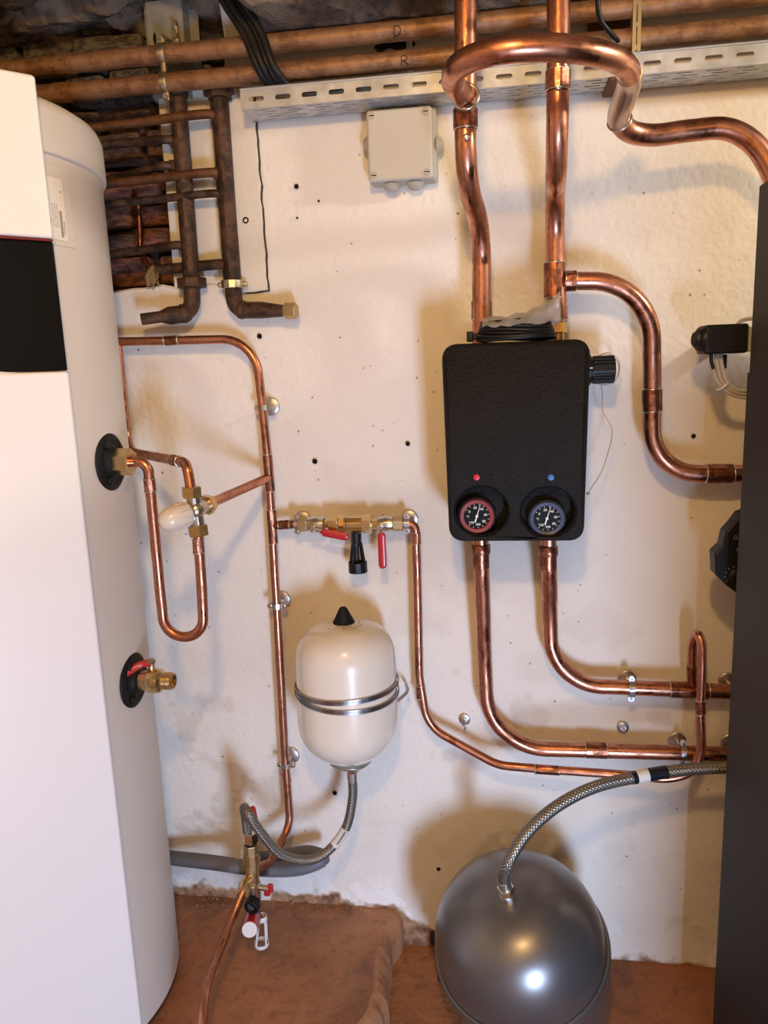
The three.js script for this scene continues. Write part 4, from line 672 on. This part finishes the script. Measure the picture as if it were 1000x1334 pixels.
  for (let j = 0; j < nv; j++) for (let i = 0; i < nu; i++) { const a = j * (nu + 1) + i, b = a + nu + 1; bi.push(a, b, a + 1, a + 1, b, b + 1); }
  const bgm = new THREE.BufferGeometry(); bgm.setAttribute('position', new THREE.Float32BufferAttribute(bp, 3)); bgm.setAttribute('uv', new THREE.Float32BufferAttribute(bu, 2)); bgm.setIndex(bi); bgm.computeVertexNormals(); part(bag, 'film', bgm, M.bag);
}
// ---------------------------------------------------------------- brass filling group
{
  const z = 0.05, at = px => P(px, 683 - (px - 388) * 0.008, z), X = V(1, 0, 0), t = thing('valve_group', 'brass filling valve group with two red levers and black funnel', 'valve', at(460));
  const seg = (name, a, b, r, m, hex, label) => part(t, name, hex ? prism(at(a), at(b), r, hex) : cyl(at(a), at(b), r, r, 32), m, label);
  seg('nut', 389, 401, 0.0155, M.brassDull, 6);
  const v1 = part(t, 'ball_valve', toCreasedNormals(lathe([[0.012, 0], [0.0145, 0.001], [0.0155, 0.008], [0.0165, 0.018], [0.0155, 0.028], [0.0145, 0.036], [0.012, 0.037]], at(400), X, 28), 0.5), M.nickel, 'nickel plated ball valve');
  seg('nipple', 421, 431, 0.0095, M.brass); seg('nut', 429, 441, 0.0198, M.brass, 6); seg('collar', 440, 453, 0.0185, M.brass); seg('nut', 442, 450, 0.0205, M.brass, 8); seg('body', 452, 474, 0.0172, M.brass); seg('nut', 472, 484, 0.0200, M.brass, 6); seg('nipple', 483, 494, 0.0105, M.brass);
  const v2 = part(t, 'ball_valve', toCreasedNormals(lathe([[0.012, 0], [0.0145, 0.001], [0.0155, 0.006], [0.0165, 0.016], [0.0155, 0.025], [0.0145, 0.031], [0.012, 0.032]], at(492), X, 28), 0.5), M.nickel, 'nickel plated ball valve');
  seg('nut', 512, 525, 0.0155, M.brassDull, 6);
  const lever = (v, pin, a, b, wd, sg) => { part(v, 'stem', [cyl(V(pin.x, pin.y, z + 0.012), V(pin.x, pin.y, z + 0.027), 0.0055, 0.0055, 16), prism(V(pin.x, pin.y, z + 0.027), V(pin.x, pin.y, z + 0.032), 0.0062)], M.chrome); const ar = part(v, 'lever_arm', sweep([V(pin.x, pin.y, z + 0.026), lerp(V(pin.x, pin.y, z + 0.026), a, 0.6), a], 0.0036, 10), M.chrome); const d = b.clone().sub(a), L = d.length(), g = new THREE.CapsuleGeometry(wd / 2, L - wd, 8, 20); g.scale(1, 1, 0.42); place(g, lerp(a, b, 0.5), d); part(v, 'handle', g, M.red, 'red plastic lever'); };
  lever(v1, P(411, 686, z), P(418, 693, z + 0.03), P(454, 700, z + 0.03), 0.0165); lever(v2, P(496, 684, z), P(496.5, 693, z + 0.03), P(498.5, 741, z + 0.03), 0.0165);
  const n0 = P(464, 694, z), n1 = P(466, 740, z);
  const fn = part(t, 'funnel_neck', [cyl(n0, P(464, 707, z), 0.0105), cyl(P(464, 703, z), P(464, 712, z), 0.0085), cyl(P(464, 710, z), P(465, 733, z), 0.0052)], M.blackPlastic, 'black plastic drain funnel');
  part(t, 'funnel_cap', cyl(P(464, 694, z), P(464, 699, z), 0.008), M.brass);
  const yb0 = P(466, 745, z).y, yb1 = P(466, 732, z).y, fx = P(466, 738, z).x; part(t, 'funnel_ring', toCreasedNormals(lathe([[0.0185, 0], [0.0195, 0], [0.0195, yb1 - yb0], [0.0165, yb1 - yb0], [0.0165, 0.003], [0.0175, 0], [0.0185, 0]], V(fx, yb0, z), Y, 32), 0.6), M.blackPlastic);
  for (let k = 0; k < 4; k++) { const a = k * Math.PI / 2 + 0.4; part(t, 'funnel_bar', sweep([V(fx + 0.0105 * Math.cos(a), P(464, 706, z).y, z + 0.0105 * Math.sin(a)), V(fx + 0.0178 * Math.cos(a), yb1 - 0.002, z + 0.0178 * Math.sin(a))], 0.0023, 8), M.blackPlastic); }
}
// ---------------------------------------------------------------- cream expansion vessel
const zE = 0.125;
{
  const yb = P(456, 988, zE).y, yt = P(450, 806, zE - 0.02).y, x = P(452, 900, zE).x, R = 0.1035, H = yt - yb;
  const t = thing('expansion_vessel', 'small cream enamelled expansion vessel hung on the wall', 'expansion vessel', V(x, yb, zE));
  const n = 2.7, prof = []; const hb = 0.09, ht = 0.085, nb = 2.1; prof.push([0.0, 0.0]);
  for (let i = 0; i <= 14; i++) { const a = i / 14 * Math.PI / 2; prof.push([R * Math.pow(Math.sin(a), 2 / nb), hb - hb * Math.pow(Math.cos(a), 2 / nb)]); }
  for (let i = 1; i <= 18; i++) { const a = i / 18 * Math.PI / 2; prof.push([R * Math.pow(Math.cos(a), 2 / n) * 0.985, H - ht + ht * Math.pow(Math.sin(a), 2 / n)]); }
  prof.splice(16, 0, [R, hb + 0.03], [R * 0.995, H * 0.5]);
  const bd = part(t, 'body', lathe(prof, V(x, yb, zE), Y, 64), M.cream);
  const print = canvasTex(1024, 64, (c, w, h) => { c.fillStyle = '#efe3c8'; c.fillRect(0, 0, w, h); c.fillStyle = '#5f5a50'; let q = 7; const r = () => (q = (q * 16807) % 2147483647) / 2147483647; for (let l = 0; l < 2; l++) for (let u = 10; u < w - 10;) { const k = 3 + r() * 7; if (r() > 0.25) c.fillRect(u, 12 + l * 26, k, 9); u += k + 3; } });
  const ring = []; for (let i = 0; i <= 6; i++) { const r = mix(0.026, 0.042, i / 6), a = Math.acos(Math.pow(r / (R * 0.985), n / 2)); ring.push([r, H - ht + ht * Math.pow(Math.sin(a), 2 / n) + 0.0006]); }
  part(bd, 'printed_ring', lathe(ring, V(x, yb, zE), Y, 64), phys({ map: print, roughness: 0.3, clearcoat: 0.8 }), 'ring of small print round the cap');
  part(t, 'valve_cap', lathe([[0.0225, 0], [0.0222, 0.003], [0.0085, 0.031], [0.006, 0.034], [0, 0.035]], V(x, yt - 0.003, zE), Y, 32), M.rubber, 'black rubber cone cap');
  part(t, 'bottom_plate', lathe([[0, -0.015], [0.024, -0.015], [0.036, -0.011], [0.046, -0.002], [0.049, 0.004], [0, 0.009]], V(x, yb, zE), Y, 36), M.zinc); part(t, 'nipple', prism(V(x + 0.002, yb - 0.030, zE), V(x + 0.002, yb - 0.012, zE), 0.0145), M.chrome);
  const s = thing('vessel_strap', 'perforated steel strap round the cream expansion vessel', 'strap', V(x, yb + H * 0.42, zE));
  for (const [dy, til] of [[0.0, -0.006], [0.013, 0.004]]) { const y = P(452, 926, zE + R).y + dy, pts = []; const nn = 90, pos = [], idx = [], uv = []; for (let i = 0; i <= nn; i++) { const a = i / nn * 6.283, yy = y + til * Math.sin(a + 0.6) , r = R + 0.0016; for (const [o, e] of [[-0.0048, 0], [0.0048, 0], [0.0048, 0.0014], [-0.0048, 0.0014]]) { pos.push(x + (r + e) * Math.sin(a), yy + o, zE + (r + e) * Math.cos(a)); uv.push(i / 6, o * 100); } } for (let i = 0; i < nn; i++) for (let k = 0; k < 4; k++) { const a = i * 4 + k, b = i * 4 + (k + 1) % 4; idx.push(a, a + 4, b, b, a + 4, b + 4); } const g = new THREE.BufferGeometry(); g.setAttribute('position', new THREE.Float32BufferAttribute(pos, 3)); g.setAttribute('uv', new THREE.Float32BufferAttribute(uv, 2)); g.setIndex(idx); g.computeVertexNormals(); const m = part(s, 'band', toCreasedNormals(g, 0.5), M.steelBand);
    const sl = []; for (let i = 0; i < 150; i++) { const a = i / 150 * 6.283, q = box(-0.0005, 0.0005, -0.0022, 0.0022, -0.0004, 0.0004); q.rotateY(a); q.translate(x + (R + 0.0031) * Math.sin(a), y + til * Math.sin(a + 0.6), zE + (R + 0.0031) * Math.cos(a)); sl.push(q); } const ss = part(m, 'worm_slots', sl, M.gap); ss.userData.kind = 'stuff'; }
  const a = P(523, 905, 0.05); part(s, 'wall_hook', [sweep(spline([V(x + R * 0.96, a.y + 0.01, zE - 0.02), V(x + R + 0.012, a.y + 0.012, 0.06), V(x + R + 0.004, a.y + 0.008, 0.01)], 20), 0.0035, 8)], M.steelBand);
  part(s, 'wall_bracket', rbox(V(x, a.y, 0.011), 0.03, 0.12, 0.014, 0.002), M.zinc);
  // braided hose from the vessel to the safety group
  const h = thing('braided_hose', 'braided steel hose hanging in a bow below the cream vessel', 'hose', V(x, yb - 0.05, zE));
  const path = spline([V(x + 0.002, yb - 0.026, zE), P(459, 1040, zE), P(447, 1085, zE + 0.01), P(412, 1118, 0.16), P(370, 1115, 0.185), P(340, 1085, 0.205), P(322, 1058, 0.21), P(318, 1052, 0.195), P(320, 1066, 0.175), P(322, 1084, 0.17)], 110);
  const bh = sweep(path, 0.0098, 20, 40); part(h, 'braid', bh, M.braid); part(h, 'ferrule', cyl(V(x + 0.002, yb - 0.024, zE), V(x + 0.002, yb - 0.052, zE), 0.0112, 0.0102), M.zinc);
  const i0 = 30, tagm = part(h, 'paper_tag', sweep(path.slice(28, 38), 0.0106, 20), M.paperTag, 'white printed paper tag round the hose'); const dash = []; for (let k = 0; k < 14; k++) { const p = path[29 + (k >> 1)], a = (k % 2) * 0.6 + 0.2; dash.push(rbox(V(p.x + 0.0107 * Math.sin(a) * 0.4, p.y + 0.003 * (k % 2), p.z + 0.0106), 0.006, 0.0012, 0.0008, 0.0003, 1)); } part(tagm, 'small_print', dash, M.ink).userData.kind = 'stuff';
}
// ---------------------------------------------------------------- safety group at the foot of the wall
{
  const z = 0.17, ax = py => P(326 + (py - 1090) * 0.05, py, z), t = thing('safety_group', 'brass safety valve group with red cap, red levers and white drain cage', 'valve', ax(1165)), up = (a, b, r, m, name, hex, r2) => part(t, name, hex ? prism(ax(a), ax(b), r, hex) : cyl(ax(a), ax(b), r, r2 || r, 28), m);
  up(1096, 1083, 0.0165, M.chrome, 'hose_nut', 6); up(1100, 1094, 0.0135, M.blackPlastic, 'gasket'); up(1112, 1099, 0.0165, M.brassDull, 'nut', 8);
  up(1133, 1110, 0.0165, M.brassDull, 'valve_body'); up(1120, 1117, 0.0185, M.brassDull, 'shoulder'); up(1128, 1125, 0.0185, M.brassDull, 'shoulder'); up(1152, 1132, 0.0145, M.brassDull, 'lower_body'); up(1172, 1150, 0.0165, M.nickel, 'chamber'); up(1200, 1170, 0.011, M.nickel, 'outlet_pipe');
  const l0 = ax(1090).add(V(0.008, 0, -0.02)), l1 = P(328, 1050, z - 0.045); part(t, 'red_lever', (() => { const d = l1.clone().sub(l0), g = new THREE.CapsuleGeometry(0.0072, d.length() - 0.014, 8, 20); g.scale(1, 1, 0.55); return place(g, lerp(l0, l1, 0.5), d); })(), M.red, 'long red lever');
  part(t, 'lever_arm', sweep([ax(1104).add(V(0.004, 0, -0.016)), l0], 0.003, 8), M.chrome);
  const e = P(322, 1150, z + 0.012); part(t, 'elbow', sweep(fillet([ax(1142), V(e.x, ax(1142).y, z + 0.03), P(316, 1163, z + 0.055)], 0.012), 0.0125, 20), M.brass, 'bright brass elbow');
  const bk = P(330, 1177, z + 0.018); part(t, 'black_port', [cyl(ax(1174), bk, 0.0145), lathe([[0.0165, 0], [0.0165, 0.012], [0.0145, 0.014], [0.0115, 0.014], [0.011, 0.004], [0, 0.004]], bk, V(-0.1, -0.1, 1), 28)], M.blackPlastic, 'black plastic port');
  const r0 = ax(1192), r1 = P(325, 1211, z + 0.065), rd = r1.clone().sub(r0).normalize(); part(t, 'cap_collar', cyl(r0, lerp(r0, r1, 0.35), 0.0165), M.blackPlastic); const rc = part(t, 'red_cap', cyl(lerp(r0, r1, 0.3), r1, 0.0178, 0.0168, 32), M.red, 'red plastic cap'); part(rc, 'white_disc', cyl(r1.clone().addScaledVector(rd, -0.0005), r1.clone().addScaledVector(rd, 0.0015), 0.0158, 0.0155, 32), M.whitePlastic, 'white disc on the cap');
  const s0 = ax(1158).add(V(0.012, 0.006, 0)), s1 = P(350, 1158, z); part(t, 'tap_stem', cyl(s0, s1, 0.0062), M.nickel); part(t, 'red_tap', [rbox(s1.clone().add(V(0.004, 0.002, 0)), 0.012, 0.02, 0.008, 0.003), rbox(s1.clone().add(V(-0.004, -0.010, 0)), 0.014, 0.013, 0.008, 0.003)], M.red, 'small red tap');
  const c0 = P(341, 1197, z + 0.01), c1 = P(341, 1231, z + 0.01), cg = part(t, 'drain_cage', lathe([[0.0135, 0], [0.0155, 0], [0.016, 0.008], [0.0145, 0.008], [0.0135, 0]], c1, Y, 28), M.whitePlastic, 'white plastic drain cage'); part(cg, 'collar', lathe([[0.009, 0], [0.0115, 0], [0.0105, 0.010], [0.0085, 0.010], [0.009, 0]], c0.clone().add(V(0, -0.002, 0)), Y, 28), M.whitePlastic);
  for (let k = 0; k < 4; k++) { const a = k * 1.571 + 0.6; part(cg, 'bar', sweep([V(c0.x + 0.0105 * Math.cos(a), c0.y, c0.z + 0.0105 * Math.sin(a)), V(c1.x + 0.0148 * Math.cos(a), c1.y + 0.006, c1.z + 0.0148 * Math.sin(a))], 0.0022, 8), M.whitePlastic); }
  const p = thing('supply_pipe', 'copper supply pipe sloping from the safety group across the floor', 'pipe', P(300, 1215, 0.26));
  part(p, 'pipe', sweep(spline([P(318, 1158, z + 0.045), P(305, 1190, 0.25), P(290, 1228, 0.30), P(274, 1268, 0.36), P(266, 1300, 0.41), P(264, 1345, 0.46), P(266, 1440, 0.53), P(268, 1500, 0.58)], 60), 0.0092, 20), M.copper);
}
{ // grey corrugated drain hose lying in a loop
  const t = thing('corrugated_hose', 'grey corrugated drain hose looping behind the safety group', 'hose', P(330, 1130, 0.1)), path = spline([P(212, 1116, 0.05), P(228, 1118, 0.06), P(280, 1124, 0.09), P(340, 1132, 0.10), P(395, 1130, 0.10), P(420, 1119, 0.085), P(402, 1111, 0.055), P(360, 1117, 0.04), P(330, 1119, 0.036)], 520);
  part(t, 'tube', sweep(path, s => 0.0152 + 0.0014 * Math.sin(s * 2 * Math.PI / 0.0055), 16), M.corrugated);
}
// ---------------------------------------------------------------- grey vessel on the floor
{
  const F = V(0.047, 0.118, 0.222), u = V(-0.17, 1, 0.36).normalize(), a = 0.1655, b = 0.162, n = 2.5, lo = 0.215;
  const t = thing('grey_vessel', 'large grey metallic expansion vessel leaning on the floor by the wall', 'expansion vessel', V(0.09, YF, 0.16));
  const prof = []; for (let i = 0; i <= 24; i++) { const q = i / 24 * Math.PI / 2; prof.push([a * Math.pow(Math.cos(q), 2 / n), b * Math.pow(Math.sin(q), 2 / n)]); }
  part(t, 'upper_shell', lathe(prof, F, u, 80), M.greyPaint);
  part(t, 'rolled_seam', toCreasedNormals(lathe([[a - 0.004, -0.012], [a + 0.005, -0.011], [a + 0.0075, -0.006], [a + 0.0075, 0.001], [a + 0.005, 0.005], [a + 0.001, 0.0055]], F, u, 80), 0.6), M.greyPaint);
  const pl = []; for (let i = 0; i <= 18; i++) { const q = i / 18 * Math.PI / 2; pl.push([a * 0.985 * Math.pow(Math.sin(q), 2 / 2.3), -lo + 0.10 - 0.10 * Math.pow(Math.cos(q), 2 / 2.3)]); } pl.push([a * 0.985, -0.008]);
  part(t, 'lower_shell', lathe(pl, F, u, 80), M.greyPaint);
  for (let k = 0; k < 3; k++) { const g = k * 2.094 + 0.3, c = F.clone().addScaledVector(u, -0.16).add(V(0.115 * Math.cos(g), 0, 0.115 * Math.sin(g))); part(t, 'foot', sweep([V(c.x, c.y, c.z), V(c.x + 0.012 * Math.cos(g), YF + 0.004, Math.max(0.02, c.z + 0.012 * Math.sin(g)))], 0.012, 12), M.blackPlastic); }
  const top = F.clone().addScaledVector(u, b); part(t, 'socket', [cyl(top.clone().addScaledVector(u, -0.004), top.clone().addScaledVector(u, 0.010), 0.0175, 0.016, 28)], M.zinc);
  part(t, 'hose_nut', prism(top.clone().addScaledVector(u, 0.008), top.clone().addScaledVector(u, 0.024), 0.0165), M.chrome, 'bright hexagon nut');
  const bo = P(561, 1222, 0.10); const s = thing('black_stub', 'black rubber stub on the floor beside the grey vessel', 'stub', V(bo.x, bo.y, 0.1)); part(s, 'stub', lathe([[0, 0], [0.013, 0], [0.0145, 0.004], [0.0145, 0.05], [0.012, 0.055], [0, 0.055]], bo, V(1, -0.1, -0.3), 24), M.rubber);
  part(s, 'support', cyl(V(bo.x + 0.02, YF, bo.z - 0.006), V(bo.x + 0.02, bo.y, bo.z - 0.006), 0.008), M.rubber);
  const h = thing('braided_hose', 'braided steel hose arching from the grey vessel to the cabinet', 'hose', top), h0 = top.clone().addScaledVector(u, 0.02);
  const path = spline([h0, h0.clone().addScaledVector(u, 0.022), P(660, 1128, 0.31), P(682, 1090, 0.29), P(720, 1054, 0.26), P(770, 1027, 0.23), P(830, 1012, 0.20), P(890, 1003, 0.185), P(950, 1000, 0.18), P(1010, 1002, 0.18)], 140);
  part(h, 'braid', sweep(path, 0.0112, 20, 36), M.braid); part(h, 'ferrule', cyl(h0, h0.clone().addScaledVector(u, 0.026), 0.0125, 0.0118), M.zinc);
  const near = px => { let bi = 0, bd = 1e9; path.forEach((p, i) => { const X = (p.clone().project(camera).x + 1) * 500; if (Math.abs(X - px) < bd) { bd = Math.abs(X - px); bi = i; } }); return bi; };
  part(h, 'tape', sweep(path.slice(near(845), near(868) + 1), 0.0122, 20), M.tape, 'black tape'); part(h, 'paper_tag', sweep(path.slice(near(826), near(846) + 1), 0.0121, 20), M.paperTag, 'white paper tag'); part(h, 'tape_band', sweep(path.slice(near(823), near(828) + 1), 0.0122, 20), M.tape);
}
// ---------------------------------------------------------------- devices half hidden by the cabinet
{
  const z = 0.14, c = P(940, 441, z), t = thing('valve_actuator', 'black valve actuator with grey cables beside the cabinet', 'actuator', c);
  const x0 = P(912, 441, z).x, x1 = P(969, 441, z).x, y0 = P(940, 461, z).y, y1 = P(940, 423, z).y;
  part(t, 'housing', rbox(V((x0 + x1) / 2, (y0 + y1) / 2, z), x1 - x0, y1 - y0, 0.055, 0.006), M.blackPlastic);
  const n0 = P(914, 442, z + 0.01), n1 = P(903, 442, z + 0.012); part(t, 'nose', [cyl(n0, lerp(n0, n1, 0.5), 0.022, 0.0195, 24), cyl(lerp(n0, n1, 0.4), n1, 0.0145, 0.013, 8)], M.blackPlastic);
  part(t, 'socket', rbox(V(x1 + 0.012, (y0 + y1) / 2 - 0.002, z - 0.004), 0.03, (y1 - y0) * 0.85, 0.045, 0.004), M.greyCable, 'pale grey socket');
  part(t, 'clip', rbox(P(943, 471, z), 0.008, 0.024, 0.008, 0.002), M.blackPlastic);
  part(t, 'rear_mount', cyl(V((x0 + x1) / 2 + 0.03, (y0 + y1) / 2, 0.002), V((x0 + x1) / 2 + 0.03, (y0 + y1) / 2, z - 0.02), 0.016), M.blackPlastic);
  for (const d of [0, 6, 12]) { const cb = thing('grey_cable', 'light grey cable looping from the actuator behind the cabinet', 'cable', P(940, 490, z), 'cables below the valve actuator'); part(cb, 'sheath', sweep(spline([P(926 + d, 458, z), P(928 + d, 476, z + 0.004), P(934 + d, 496, z + 0.004), P(948 + d * 0.9, 511 - d * 0.3, z), P(968 + d, 518 - d * 0.8, z - 0.01), P(1000, 515 - d, z - 0.02)], 30), 0.0033, 10), M.greyCable); if (d === 6) part(cb, 'cable_tie', ringAt(P(941, 503, z + 0.003), V(0.6, -0.7, 0), 0.0105, 0.0015), M.whitePlastic); }
  const bk = thing('black_lead', 'short black lead under the actuator', 'cable', P(928, 470, z)); part(bk, 'sheath', sweep(spline([P(926, 456, z + 0.012), P(926, 470, z + 0.012), P(929, 480, z + 0.01)], 10), 0.003, 8), M.blackCable);
  const uc = thing('grey_cable', 'grey cable bowed above the actuator into the cabinet', 'cable', P(970, 418, z - 0.03)); part(uc, 'sheath', sweep(spline([P(958, 426, z - 0.02), P(965, 418, z - 0.03), P(980, 415, z - 0.04), P(1005, 417, z - 0.05)], 20), 0.0035, 10), M.greyCable);
}
{ // circulation pump head
  const z = 0.19, t = thing('circulation_pump', 'black octagonal circulation pump with setting dial behind the cabinet edge', 'pump', P(960, 725, z)), s = new THREE.Shape();
  const o = [[933, 722], [943, 713], [947, 695], [957, 684], [966, 672], [1000, 660], [1040, 680], [1040, 770], [960, 771], [947, 761], [934, 748]]; o.forEach(([x, y], i) => { const p = P(x, y, z); i ? s.lineTo(p.x, p.y) : s.moveTo(p.x, p.y); }); s.closePath();
  const g = new THREE.ExtrudeGeometry(s, { depth: 0.03, bevelEnabled: true, bevelSize: 0.003, bevelThickness: 0.003, bevelSegments: 2 }); g.translate(0, 0, z - 0.033); const hd2 = part(t, 'head', g, M.blackPlastic);
  const d = P(957, 750, z); part(t, 'dial', lathe([[0, 0.006], [0.011, 0.006], [0.0125, 0]].reverse(), d, V(0, 0, 1), 28), M.blackPlastic);
  for (let k = 0; k < 9; k++) { const a = -2.2 + k * 0.5, q = V(d.x + 0.0165 * Math.sin(a), d.y + 0.0165 * Math.cos(a), z + 0.0002), m = new RoundedBoxGeometry(0.0012, 0.0035, 0.0006, 1, 0.0002); m.rotateZ(-a); m.translate(q.x, q.y, q.z + 0.0002); part(t, 'scale_mark', m, M.plug); }
  for (const [px, py] of [[958, 700], [962, 716]]) part(t, 'symbol', [ringAt(P(px, py, z + 0.0004), V(0, 0, 1), 0.003, 0.0005)], M.plug);
  part(t, 'volute', cyl(P(985, 722, z - 0.03), P(985, 722, 0.06), 0.045, 0.05, 28), M.iron);
}
//END
scene.updateMatrixWorld(true);
renderer.render(scene, camera);
